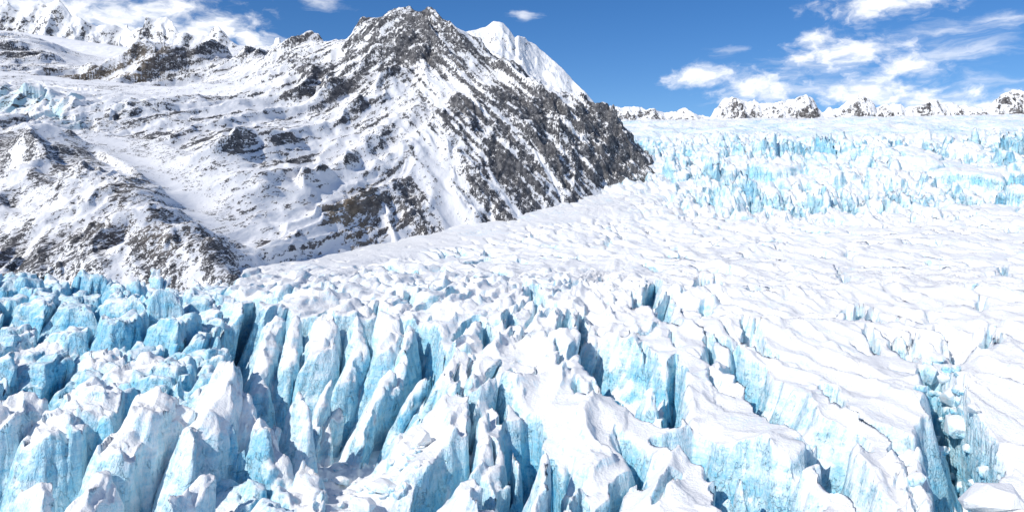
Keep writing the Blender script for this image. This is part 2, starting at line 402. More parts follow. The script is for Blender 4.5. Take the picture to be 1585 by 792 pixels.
# deep hollows with steep walls: (outline on the top surface, floor height, wall width)
HOLLOW = [
    (PT((338, 500), (380, 486), (430, 482), (520, 484), (610, 476), (672, 480), (692, 520), (684, 590), (655, 650), (622, 715), (600, 780), (590, 900), (415, 900), (405, 760), (390, 690), (372, 620), (345, 560)), -56.0, 6.5),
    (PT((886, 526), (912, 506), (950, 518), (1000, 540), (1046, 556), (1068, 600), (1076, 646), (1045, 652), (1000, 640), (935, 606), (900, 575)), -45.5, 3.6),
    (PT((1420, 560), (1462, 562), (1490, 600), (1505, 636), (1535, 665), (1556, 705), (1538, 755), (1524, 800), (1520, 900), (1440, 900), (1425, 792), (1408, 745), (1385, 705), (1404, 668), (1430, 640), (1434, 600)), -66.0, 4.5),
    (PT((-190, 700), (60, 682), (190, 690), (260, 676), (330, 690), (395, 745), (430, 900), (-190, 900)), -50.5, 6.0),
    (PT((1460, 500), (1500, 515), (1540, 535), (1530, 565), (1480, 575), (1440, 570), (1425, 545), (1440, 520)), -38.5, 9.0),
]
# fins, towers and pinnacles: label, crest points with their own depth, half width, side slope of the cap, wall slope, blueness
FINS = [
    ('pinnacle', 'tall snow-covered ice pinnacle in front of the blue ice wall', [(335, 556, 152), (326, 590, 146), (318, 640, 140)], 2.6, 1.0, 2.6, .12),
    ('shoulder', 'snowy shoulder of ice leaning on the tall pinnacle', [(350, 590, 151), (395, 660, 146), (425, 700, 142)], 2.0, 0.8, 1.5, .08),
    ('tower', 'rounded snow-capped ice tower beside the tall pinnacle', [(228, 606, 145), (220, 622, 140)], 3.6, 0.35, 3.6, .3),
    ('tower', 'white ice column between the rounded tower and the tall pinnacle', [(268, 618, 147), (262, 640, 143)], 2.6, 0.6, 4.0, .25),
    ('fin', 'narrow blue fin between the two snow-capped towers', [(290, 655, 138), (284, 700, 130)], 1.2, 1.2, 4.5, .6),
    ('pinnacle', 'sharp frosted ice spike rising from the basin', [(466, 604, 158), (468, 622, 155)], 1.2, 1.9, 3.6, .3),
    ('fin', 'low ice fin running down to the lower edge of the picture', [(484, 712, 140), (492, 760, 130), (498, 800, 122)], 1.6, 0.9, 2.4, .5),
    ('tower', 'pale blue ice buttress below the rounded tower', [(178, 668, 135), (172, 690, 131)], 3.2, 0.4, 4.0, .4),
    ('tower', 'massive blue ice tower at the left edge', [(22, 612, 143), (0, 625, 139), (-40, 640, 136)], 4.6, 0.25, 5.0, .55),
    ('tower', 'blue slab of ice split by a curving crack', [(90, 636, 142), (70, 664, 135)], 4.2, 0.3, 5.0, .55),
    ('tower', 'frosted ice column behind the curving crack', [(140, 592, 152), (132, 610, 147)], 4.4, 0.4, 4.0, .5),
    ('fin', 'blue slab of ice with a snowy crest at the lower edge', [(300, 735, 124), (275, 752, 121), (244, 790, 116)], 1.8, 0.8, 3.0, .55),
    ('fin', 'snowy ice rib at the foot of the pale buttress', [(150, 735, 124), (120, 770, 119), (100, 800, 115)], 2.4, 0.7, 2.2, .2),
    ('fin', 'leaning blue rib below the curving crack', [(60, 735, 124), (48, 780, 118)], 1.8, 0.9, 4.0, .55),
    ('block', 'snow-topped ice block below the blue arch', [(205, 562, 172), (180, 575, 168)], 4.0, 0.5, 2.5, .4),
    ('block', 'rounded ice hump under a blue arching scar', [(100, 520, 200), (70, 530, 196)], 6.0, 0.35, 2.0, .4),
    ('block', 'blue ice block above the snow-capped tower', [(240, 545, 178), (222, 560, 172)], 3.4, 0.5, 3.0, .5),
    ('block', 'snowy ice block resting on the left slope', [(170, 540, 186), (150, 552, 180)], 3.8, 0.55, 2.4, .3),
    ('block', 'bright ice hump at the left edge of the slope', [(25, 545, 186), (5, 556, 182)], 4.6, 0.45, 2.2, .4),
    ('fin', 'thin leaning fin at the foot of the ice wall', [(668, 580, 184), (650, 630, 178)], 1.0, 1.6, 5.0, .5),
    ('fin', 'small fin standing against the right end of the ice wall', [(700, 560, 184), (690, 600, 176)], 1.3, 1.3, 5.0, .5),
    ('fin', 'snow-dusted fin in the deep central crevasse', [(838, 695, 133), (834, 740, 126), (830, 790, 119)], 0.8, 1.8, 5.0, .4),
    ('pinnacle', 'small white cone of ice inside the right hollow', [(1006, 592, 172), (1004, 610, 169)], 1.2, 1.9, 3.0, .1),
    ('fin', 'blue tooth of ice below the central slab', [(728, 730, 128), (722, 770, 121)], 1.6, 0.7, 5.0, .5),
    ('fin', 'pale fin against the foot of the ice wall beside the spike', [(520, 590, 186), (512, 640, 178)], 1.4, 1.2, 4.0, .35),
    ('fin', 'snowy buttress under the right half of the ice wall', [(612, 575, 190), (600, 620, 182), (585, 670, 174)], 1.8, 1.0, 3.0, .25),
    ('fin', 'pale ice rib at the left end of the ice wall', [(426, 486, 216), (420, 510, 207), (410, 590, 193)], 2.2, .7, 4.0, .4),
    ('fin', 'leaning ice rib next to the left end of the wall', [(460, 490, 214), (452, 560, 200)], 1.8, .8, 4.5, .45),
    ('fin', 'frosted rib on the left half of the ice wall', [(504, 484, 215), (498, 530, 203)], 2.8, .5, 4.0, .3),
    ('fin', 'broad pale rib in the middle of the ice wall', [(556, 488, 213), (550, 580, 195)], 2.0, .7, 4.0, .35),
    ('fin', 'snow-topped rib right of the middle of the ice wall', [(604, 480, 213), (598, 530, 201)], 2.6, .5, 4.0, .3),
    ('fin', 'blue rib near the right end of the ice wall', [(634, 500, 208), (626, 600, 188)], 1.6, .9, 4.5, .5),
    ('pinnacle', 'low ice tooth at the foot of the middle of the wall', [(540, 622, 186), (534, 660, 179)], 1.4, 1.3, 3.5, .35),
    ('pinnacle', 'low snowy tooth at the foot of the wall nearer the central slab', [(585, 642, 183), (580, 670, 177)], 1.4, 1.2, 3.0, .25),
    ('pinnacle', 'small ice tooth left of the frosted spike', [(438, 645, 170), (434, 675, 165)], 1.3, 1.3, 3.4, .3),
    ('fin', 'long thin fin beside the crack of the central slab', [(757, 640, 154), (748, 690, 143), (742, 720, 137)], 1.0, 1.0, 4.0, .25),
    ('fin', 'curved fin on the crest of the central ice', [(735, 520, 200), (728, 580, 180), (722, 620, 168)], 1.3, 1.0, 4.0, .3),
    ('fin', 'white fin descending from the central plateau', [(800, 500, 208), (790, 560, 186), (782, 610, 170)], 1.6, .9, 3.4, .15),
    ('fin', 'slanting fin beside the right chasm', [(1405, 690, 141), (1425, 735, 133), (1440, 770, 127)], 1.2, 1.0, 4.0, .35),
    ('fin', 'narrow snow-crested fin on the near side of the chasm', [(1380, 700, 138), (1400, 750, 130), (1412, 790, 124)], 1.6, 0.8, 3.5, .3),
]


def polyline_d(x, y, P, margin):
    """distance to a polyline with the position along it, evaluated only near it"""
    P = np.array(P); lo = P[:, :2].min(0) - margin; hi = P[:, :2].max(0) + margin
    sel = np.nonzero((x > lo[0]) & (x < hi[0]) & (y > lo[1]) & (y < hi[1]))
    xs, ys = x[sel], y[sel]
    d = np.full(xs.shape, 1e9); z = np.zeros(xs.shape); q = np.zeros(xs.shape)
    n = len(P) - 1
    for i in range(n):
        dd, t, _ = seg_d(xs, ys, P[i], P[i + 1]); m = dd < d
        d = np.where(m, dd, d); q = np.where(m, (i + t) / n, q)
        if P.shape[1] > 2: z = np.where(m, P[i][2] + t * (P[i + 1][2] - P[i][2]), z)
    return sel, d, q, z


def glacier_height(x, y):
    C = crest(y)
    near = sst(y, 420, 300)                              # 1 on the lower tongue
    fall = sst(y, 600, 1060) * sst(y, 1750, 1450)         # the icefall
    left = sst(-(x + 0.43 * (y - 130) + 33), -8, 14) * sst(y, 330, 270)   # the broken blue side
    far_rough = sst(y, 1400, 1700)
    wx = x + near * (1.5 * fbm(x / 13, y / 13, 2, 11) + 0.55 * pn2(x / 3.1, y / 3.1, 13)); wy = y + near * (1.5 * fbm(x / 13, y / 13, 2, 17) + 0.55 * pn2(x / 3.1, y / 3.1, 19))
    C = C + np.clip(x - 350, 0, 2000) * 0.016 * sst(y, 1300, 2200)
    H = C + near * (2.2 * fbm(x / 42, y / 30, 3, 21)) + (1 - near) * 6.0 * fbm(x / 190, y / 120, 3, 23)
    ice = np.zeros_like(x)
    # wind-packed waves and slabs that lean with the flow (down and to the right)
    D = 215 - y; c0 = x + 0.25 * D; c2 = x - 0.35 * D; c1 = c0 / np.maximum(1 + 0.01 * D, .2)
    c = np.where(c1 < 0, c0, np.where(c1 > 60, c2, c1)); s = y      # across and along the fins, which fan out towards the viewer
    wc = c + 2.2 * fbm(x / 19, y / 19, 3, 5)
    fin = ridged(wc / 8.5, s / 42, 3, 29, .55)
    centre = sst(c, -40, -20) * sst(c, 45, 20)
    H += near * (1 - left) * (1.2 + 1.2 * centre * sst(y, 235, 205)) * (fin - 0.8)
    mid = sst(y, 270, 380) * sst(y, 900, 760)
    H += mid * (1.3 * ridged(x / 38, y / 60, 4, 31) - 0.6)
    # broken blocks: left side
    e, hx, hy, ox, oy = voro(wx + 0.4 * wy, wy * 0.85, 13.0, 41)
    r1 = rnd(hx, hy, 3); r2 = rnd(hx, hy, 4) - 0.5; r3 = rnd(hx, hy, 5) - 0.5
    dome = sst(e, 0.0, 1.5)
    H += left * ((r1 - 0.45) * 6.0 + 0.5 * r2 * ox + (0.5 * r3 - 0.12) * oy - (1 - dome) * (2.5 + 3.5 * rnd(hx, hy, 6)))
    plat = sst(y, 205, 235) * sst(y, 360, 290) * sst(x, 95, 35) * (1 - left)
    H += plat * ((r1 - 0.5) * 2.2 + 0.16 * r2 * ox + 0.22 * (r3 - .2) * oy - (1 - sst(e, 0, 1.6)) * 2.6 * sst(pn2(x / 25, y / 25, 45), -.3, .3))
    # thin splits along the flow in the smoother slabs, and their soft humps
    es, hs, ks, _, _ = voro(wc * 1.0, s * 0.28, 7.5, 44)
    H += near * (1 - left) * ((rnd(hs, ks, 3) - .5) * 0.8 - (1 - sst(es, 0.05, 0.7)) * (2.6 + 1.6 * centre) * sst(pn2(x / 19, y / 19, 46) + .4 * pn2(x / 7, y / 7, 48), 0.10, 0.45))
    H += near * (1 - left) * (0.7 * fbm(c / 7, s / 15, 3, 49))
    e2, hx2, hy2, ox2, oy2 = voro(wx * 0.9, wy, 5.2, 47)
    H += (left + .2 * plat) * ((rnd(hx2, hy2, 3) - 0.5) * 1.8 + 0.55 * (rnd(hx2, hy2, 4) - .5) * ox2 + 0.6 * (rnd(hx2, hy2, 5) - .6) * oy2 - (1 - sst(e2, 0, 0.9)) * 1.1)
    # small crevasses of the middle reaches
    em, hxm, hym, oxm, oym = voro(x * 1.25 + 0.5 * y + 12 * pn2(x / 50, y / 50, 51), y * 0.42 + 10 * pn2(x / 60, y / 60, 53), 19.0, 55)
    gap = (1 - sst(em, 0.2, 1.9)) * sst(pn2(x / 33, y / 50, 57) + 0.5 * pn2(x / 12, y / 12, 58), 0.02, 0.4)
    H -= mid * gap * 10.0; H += mid * (1.4 * (rnd(hxm, hym, 7) - 0.5) + 1.0 * fbm(x / 11, y / 17, 3, 59) + 1.6 * (ridged((x + .4 * y) / 26, y / 70, 3, 60) - .7))
    # seracs of the icefall
    ef, hxf, hyf, oxf, oyf = voro(x + 14 * pn2(x / 70, y / 70, 61), y * 0.62 + 14 * pn2(x / 70, y / 70, 63), 21.0, 65)
    rr = rnd(hxf, hyf, 7)
    patch = np.clip(0.55 + 0.9 * fbm(x / 260, y / 260, 2, 67) + 0.25 * sst(y, 950, 1100), 0.12, 1.2) * fall
    eb, hb, kb, oxb, oyb = voro(x + 20 * pn2(x / 90, y / 90, 62), y * 0.7 + 20 * pn2(x / 90, y / 90, 64), 62.0, 66)
    patch = patch * (0.5 + 1.4 * rnd(hb, kb, 3)); H += fall * ((rnd(hb, kb, 4) - .5) * 28 + 0.35 * (rnd(hb, kb, 5) - .1) * oyb - (1 - sst(eb, 0, 4)) * 9)
    H += patch * ((rr ** 2 - 0.3) * 24 + (rnd(hxf, hyf, 8) - 0.5) * 0.9 * oxf + (rnd(hxf, hyf, 9) - 0.15) * 0.75 * oyf - (1 - sst(ef, 0, 3.2)) * 14)
    eg, hxg, hyg, oxg, oyg = voro(x, y * 0.7, 10.0, 71)
    H += (patch + 0.22 * far_rough) * ((rnd(hxg, hyg, 7) - 0.5) * 5.0 + (rnd(hxg, hyg, 8) - 0.5) * 0.7 * oxg - (1 - sst(eg, 0, 1.4)) * 3.5)
    H += patch * 7 * (ridged(x / 15, y / 24, 2, 77) - .7)
    H += far_rough * (7 * ridged(x / 110, y / 90, 4, 73) - 5)
    # wind-smoothed apron of snow along the foot of the mountain
    xm = np.interp(y, [330, 400, 535, 695, 790, 985, 1110], [-112, -120, -100, -51, 5, 116, 184])
    apr = sst(x - xm - 14 * pn2(x / 40, y / 40, 79), 0.15 * y, 0.05 * y) * sst(y, 320, 420) * sst(y, 1150, 950)
    H += apr * (C + 1.5 + 1.2 * fbm(x / 60, y / 60, 3, 78) - H) * 0.9
    ice += 0.10 * left
    zone = np.zeros(x.shape, np.int32)
    # hollows
    for k, (P, fz, wall) in enumerate(HOLLOW):
        P = np.array(P); lo = P[:, :2].min(0) - 12; hi = P[:, :2].max(0) + 12
        sel = np.nonzero((x > lo[0]) & (x < hi[0]) & (y > lo[1]) & (y < hi[1]))
        xs, ys = wx[sel], wy[sel]
        sd = poly_sd(xs, ys, P) - (1.2 + 1.6 * pn2(xs / 30, ys / 30, 83)) * (ridged((xs + 0.3 * ys) / 7.5 + .8 * pn2(xs / 15, ys / 15, 84), ys / 16, 2, 81 + k) - 0.7) - 3.2 * pn2(xs / 17, ys / 26, 86) * (wall > 6) - 0.5 * pn2(xs / 1.7, ys / 4, 85)
        f = np.clip(sd / wall, 0, 1); f = np.clip(f + 0.09 * pn2(f * 5 + xs / 31, xs / 9, 89) * sst(f, 0, .15) * sst(f, 1, .85), 0, 1); f = f * (1.35 - 0.35 * f) * sst(f, -0.1, 0.25)
        fl = fz + (0.14 * np.clip(190 - ys, 0, 62) if k == 0 else 0) + 1.8 * fbm(xs / 9, ys / 9, 4, 87) + 1.5 * sst(sd, 14, 3)
        H[sel] = H[sel] + f * np.minimum(fl - H[sel], 0)
        zone[sel] = np.where(sd > wall * 0.55, 100 + k, zone[sel])
    # crevasses
    for P, hw, dep in CREV:
        hw = hw * 1.2
        sel, d, q, _ = polyline_d(wx, wy, [p[:2] for p in P], hw * 2 + 3)
        taper = np.clip(np.minimum(q, 1 - q) * 5 + 0.25, 0, 1)
        h = hw * taper * (1 + 0.35 * pn2(wx[sel] / 4, wy[sel] / 4, 91))
        prof = np.clip((h - d) / (0.62 * h + 0.15), 0, 1)
        H[sel] -= dep * (prof ** 0.8) * (0.4 + 0.6 * taper)
    # broken facets
    e3, h3, k3, ox3, oy3 = voro(wx + .3 * wy, wy * .8, 3.1, 99)
    facet = (rnd(h3, k3, 3) - .5) * 1.7 + 1.2 * (rnd(h3, k3, 4) - .5) * ox3 + 0.9 * (rnd(h3, k3, 5) - .5) * oy3
    H += 0.5 * left * facet + 0.22 * near * (1 - left) * facet * sst(fin, .5, .9)
    # fins, towers and pinnacles
    for k, (nm, lab, pts, hw, tent, steep, bl) in enumerate(FINS):
        P = [W(*p) for p in pts]
        sel, d, q, z = polyline_d(wx, wy, P, 22)
        z = z + 0.7 * pn2(wx[sel] / 3.0, wy[sel] / 3.0, 95 + k) + 0.9 * (ridged(wx[sel] / 5.0, wy[sel] / 5.0, 2, 96 + k) - .8)
        ang = 1 + 0.3 * pn2(wx[sel] / 6, wy[sel] / 6, 120 + k)
        h = z - tent * d * ang - steep * np.maximum(0, d - hw * ang)
        h = h + 0.55 * facet[sel]
        up = h > H[sel]
        zone[sel] = np.where(up, 1 + k, zone[sel]); H[sel] = np.maximum(H[sel], h)
    return H, zone, left


NCOL = 900
uu = np.linspace(-0.672, 0.672, NCOL); UB = 60.0        # columns fan out from a point behind the viewer, so the sheet is wider than the view
# rows evenly spread over what the slope shows, then re-spaced by steepness
rowpy = np.interp(np.linspace(0, 1, 1750), [0, .66, .80, 1], [1000, 425, 330, 0])
ya = np.interp(-np.linspace(960, 424, 1250), -_mono, _yy)
yb = np.geomspace(ya[-1], 3000, 640)[1:]
Yf = np.concatenate([ya, yb])
X = (uu[None] * (Yf[:, None] + UB)); Y = np.broadcast_to(Yf[:, None], X.shape).copy()
Hf, Zf, Lf = glacier_height(X, Y)
print('glacier field', round(time.time() - T0, 1))
Yo, Ho, (Lo,) = resample(Yf, Hf, uu, 930, [Lf])
# zone of each new vertex = zone of the fine row it came from
ri = np.clip(np.searchsorted(Yf, Yo), 0, len(Yf) - 1)
Zo = np.take_along_axis(Zf, ri, axis=0)
V = np.stack([uu[None] * (Yo + UB), Yo, Ho], -1)
lean = (0.16 + 0.34 * pn2(V[..., 0] / 33, V[..., 1] / 33, 205)) * sst(V[..., 1], 330, 260)
hgt = np.clip(V[..., 2] - crest(V[..., 1]), -25, 14)
V[..., 0] += lean * hgt; V[..., 1] += 0.10 * hgt * sst(V[..., 1], 330, 260)      # blades lean, walls overhang a little
N = grid_normals(V)
sc_ = np.clip(V[..., 1] / 170, 0.8, 8)                    # relief grows coarser with distance
st = 1 - N[..., 2]
wall = sst(st, 0.15, 0.6)
d3 = sc_ * (lod(sc_, lambda a, b, c: 0.5 * pn3(a / 4.6, b / 4.6, c / 5.0, 201), V[..., 0], V[..., 1], V[..., 2]) * (0.5 + wall)
            + wall * lod(sc_, lambda a, b, c: 0.55 * (0.35 - np.abs(pn3(a / 1.9, b / 1.9, c / 3.0, 203)) * 1.6), V[..., 0], V[..., 1], V[..., 2]))
V = V + N * d3[..., None]
N = grid_normals(V)
st = 1 - N[..., 2]
x, y, z = V[..., 0], V[..., 1], V[..., 2]
nearw = sst(y, 420, 300)
base = 0.20 * Lo + 0.05 + 0.10 * sst(x, 40, -60) * nearw
base += 0.15 * sst(y, 550, 1150) * sst(y, 2400, 1600) + 0.12 * sst(y, 1450, 1800) * sst(y, 2700, 2300)
gain = 0.43 - 0.02 * Lo - 0.12 * sst(x, 40, 110) * nearw - 0.04 * sst(y, 320, 420) * sst(y, 900, 780)
ice = base + gain * sst(st, 0.22, 0.78) + 0.16 * lod(sc_, lambda a, b: fbm(a / 14, b / 14, 3, 211), x, y) - 0.05
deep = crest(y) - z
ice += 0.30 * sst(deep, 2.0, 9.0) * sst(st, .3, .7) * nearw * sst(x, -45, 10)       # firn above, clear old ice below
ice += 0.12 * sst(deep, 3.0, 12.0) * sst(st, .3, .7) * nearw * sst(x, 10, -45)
for k, f in enumerate(FINS): ice = np.where(Zo == 1 + k, ice - base + f[6] * 0.24, ice)
ice = np.where(Zo >= 100, ice + 0.05 * sst(st, .3, .6) - 0.2 * sst(st, 0.3, 0.1), ice)
p = W(1514, 720, 140); dirt = np.exp(-(((x - p[0]) / 1.3) ** 2 + ((y - p[1]) / 10) ** 2)) * sst(st, .2, .5)
Q = quads(*x.shape)
Zq = Zo[:-1, :-1]
yq = y[:-1, :-1]; xq = x[:-1, :-1]
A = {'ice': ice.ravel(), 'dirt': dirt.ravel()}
Vt = V.reshape(-1, 3); Nt_ = N.reshape(-1, 3)
print('glacier mesh', round(time.time() - T0, 1))
glacier = tag(bpy.data.objects.new('glacier_tongue', None), 'crevassed lower tongue of the glacier, snow over blue ice', 'glacier', kind='structure'); link(glacier)


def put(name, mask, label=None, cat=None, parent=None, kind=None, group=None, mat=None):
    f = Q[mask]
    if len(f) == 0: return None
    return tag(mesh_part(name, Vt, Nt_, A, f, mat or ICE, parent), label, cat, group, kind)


used = np.zeros(Zq.shape, bool)
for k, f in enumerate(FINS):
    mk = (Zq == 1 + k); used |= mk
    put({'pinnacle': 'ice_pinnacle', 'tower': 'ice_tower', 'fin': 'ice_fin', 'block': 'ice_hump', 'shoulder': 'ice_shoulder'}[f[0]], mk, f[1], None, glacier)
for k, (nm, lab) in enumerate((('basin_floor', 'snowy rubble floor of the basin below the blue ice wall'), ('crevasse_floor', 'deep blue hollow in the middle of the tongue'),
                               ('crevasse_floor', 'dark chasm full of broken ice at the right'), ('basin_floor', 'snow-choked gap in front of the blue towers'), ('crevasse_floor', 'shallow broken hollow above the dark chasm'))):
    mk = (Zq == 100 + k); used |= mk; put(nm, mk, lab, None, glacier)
tongue = ~used & (yq < 300)
# slabs of the tongue, parted along the crevasses
SEEDS = [('ice_slope', 'broken blue ice slope below the left rock spur', (120, 500)), ('ice_slope', 'blue ice at the left foot of the tongue', (150, 700)), ('ice_wall', 'fluted blue ice wall behind the basin', (520, 480)),
         ('ice_slab', 'humped white ice between the wall and the hollow', (790, 520)), ('ice_slab', 'central snow slab sloping to the lower edge', (720, 690)), ('ice_slab', 'broad white slab below the hollow', (930, 690)),
         ('ice_slab', 'white ice plateau behind the hollow', (1000, 500)), ('ice_slab', 'long diagonal slab above the first right crevasse', (1300, 590)), ('ice_slab', 'diagonal slab between two blue crevasses', (1180, 660)),
         ('ice_slab', 'snow slab beside the dark chasm', (1350, 720)), ('ice_slab', 'rounded snow slab at the lower edge', (1080, 760)), ('snow_slope', 'smooth white snow slope at the right edge', (1570, 660)), ('snow_slope', 'flat snow above the right crevasses', (1400, 480))]
sp = np.array([at(s[2])[:2] for s in SEEDS])
dd = np.stack([np.hypot(xq - a[0], (yq - a[1]) * 0.9) for a in sp]).argmin(0)
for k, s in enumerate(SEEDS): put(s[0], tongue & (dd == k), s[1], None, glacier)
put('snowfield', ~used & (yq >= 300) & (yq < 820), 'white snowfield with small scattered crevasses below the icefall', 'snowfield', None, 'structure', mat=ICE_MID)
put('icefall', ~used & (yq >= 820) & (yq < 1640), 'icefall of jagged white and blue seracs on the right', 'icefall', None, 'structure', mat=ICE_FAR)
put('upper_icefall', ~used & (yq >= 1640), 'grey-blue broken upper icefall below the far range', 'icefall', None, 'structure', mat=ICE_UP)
from mathutils.bvhtree import BVHTree
_r = int((V[:, :, 1].min(1) < 300).sum()); G_ = V[:_r:2, ::2]
BVH = BVHTree.FromPolygons(G_.reshape(-1, 3).tolist(), quads(*G_.shape[:2]).reshape(-1, 4).tolist())


def ground_z(gx, gy):
    h = BVH.ray_cast(Vector((gx, gy, 60)), Vector((0, 0, -1)))
    return h[0].z if h[0] else float(crest(gy))


del X, Y, Hf, Zf, Lf
print('glacier done', round(time.time() - T0, 1))


# ------------------------------------------------------------------ loose blocks of ice
def place(px, py):                                       # where the view of that pixel meets the ice
    h = BVH.ray_cast(Vector((0, 0, 0)), Vector(W(px, py, 1.0)).normalized())
    return (h[0], h[1]) if h[0] else (Vector(W(px, py, 150)), Vector((0, 0, 1)))


def spot(rng, fn):                                       # a fairly level spot, so that no chunk clings to a wall
    for _ in range(40):
        p_ = fn(rng)
        if abs(place(*p_)[1].z) > 0.6: break
    return p_


import bmesh, random


def ice_block(px, py, size, seed, label, group=None, tilt=0.25, blue=.3):
    rg_ = random.Random(seed); bm = bmesh.new()
    for _ in range(26):
        v = Vector((rg_.gauss(0, 1), rg_.gauss(0, 1), rg_.gauss(0, 1))).normalized()
        m_ = max(abs(v.x), abs(v.y), abs(v.z)); v = v * (0.55 + 0.45 / m_ * 0.8) * rg_.uniform(.85, 1.05)
        bm.verts.new((v.x * size[0], v.y * size[1], v.z * size[2]))
    r = bmesh.ops.convex_hull(bm, input=bm.verts)
    bmesh.ops.delete(bm, geom=[v for v in bm.verts if not v.link_faces], context='VERTS')
    bmesh.ops.bevel(bm, geom=list(bm.edges), offset=0.03 * min(size), segments=1, affect='EDGES', profile=.6)
    bmesh.ops.triangulate(bm, faces=bm.faces)
    bmesh.ops.subdivide_edges(bm, edges=[e for e in bm.edges if e.calc_length() > 0.35 * max(size)], cuts=1)
    bm.normal_update()
    me = bpy.data.meshes.new('ice_block'); bm.to_mesh(me)
    a = me.attributes.new('ice', 'FLOAT', 'POINT'); bm.verts.ensure_lookup_table()
    a.data.foreach_set('value', [float(blue * (1.5 - 1.5 * max(0, v.normal.z))) for v in bm.verts])
    bm.free(); me.materials.append(ICE)
    for p_ in me.polygons: p_.use_smooth = False
    o = bpy.data.objects.new('ice_block', me); q = place(px, py)[0]
    o.location = (q[0], q[1] + size[1] * .4, min(ground_z(q[0], q[1] + size[1] * .4), q[2] + size[2]) + size[2] * 0.3)
    o.rotation_euler = (rg_.uniform(-tilt, tilt), rg_.uniform(-tilt, tilt), rg_.uniform(0, 6.28))
    return link(tag(o, label, 'ice block', group))


BLOCKS = [
    (578, 716, (4.0, 3.0, 1.6), 'largest flat snow-topped ice block on the basin floor', .3), (590, 762, (3.4, 2.6, 1.4), 'flat ice block in front of the largest basin block', .35),
    (650, 690, (2.2, 2.0, 2.2), 'round white ice block beside the central slab', .15), (526, 752, (2.0, 1.6, 1.2), 'small tilted ice block left of the flat basin blocks', .4), (560, 790, (2.4, 1.8, 1.2), 'ice block cut by the lower edge below the basin', .3),
    (1474, 622, (2.8, 2.2, 2.2), 'smooth pale ice block at the upper end of the chasm', .3), (1490, 660, (4.2, 3.2, 3.0), 'big angular ice block in the middle of the chasm', .35), (1440, 606, (3.0, 1.8, 3.0), 'upright ice block against the left wall of the chasm', .5),
    (1455, 690, (3.2, 2.4, 2.4), 'dark blue ice block deep in the chasm', .6), (1500, 716, (2.6, 3.0, 3.0), 'ice block wedged under the right wall of the chasm', .4), (1545, 790, (5.6, 4.4, 2.4), 'large smooth snow-covered block at the lower right corner', .08), (1424, 748, (2.0, 1.6, 1.6), 'ice block near the lower end of the chasm', .45), (1450, 560, (2.6, 2.0, 1.6), 'ice block at the head of the chasm', .4),
    (1465, 584, (1.8, 1.6, 1.2), 'small ice block just below the head of the chasm', .35), (1510, 640, (1.8, 1.4, 1.2), 'ice block on the right rim of the chasm', .2),
]
for k, (px, py, sz, lb, bl) in enumerate(BLOCKS): ice_block(px, py, sz, 700 + k, lb, 'fallen ice blocks', blue=bl * .6)
rr_ = random.Random(5)
for k in range(34):
    ice_block(*spot(rr_, lambda r: (r.uniform(500, 655), r.uniform(690, 790))), tuple(rr_.uniform(.35, 1.0) * f for f in (1.2, 1, .8)), 800 + k, 'small chunk of ice among the rubble on the basin floor', 'ice rubble in the basin')
for k in range(40):
    t_ = rr_.random()
    ice_block(*spot(rr_, lambda r: (1450 + 55 * t_ + r.uniform(-30, 28), 570 + 190 * t_ + r.uniform(-20, 20))), tuple(rr_.uniform(.5, 1.5) * f for f in (1.2, 1, 1)), 900 + k, 'small chunk of ice jammed in the dark chasm', 'ice rubble in the chasm', blue=.4)
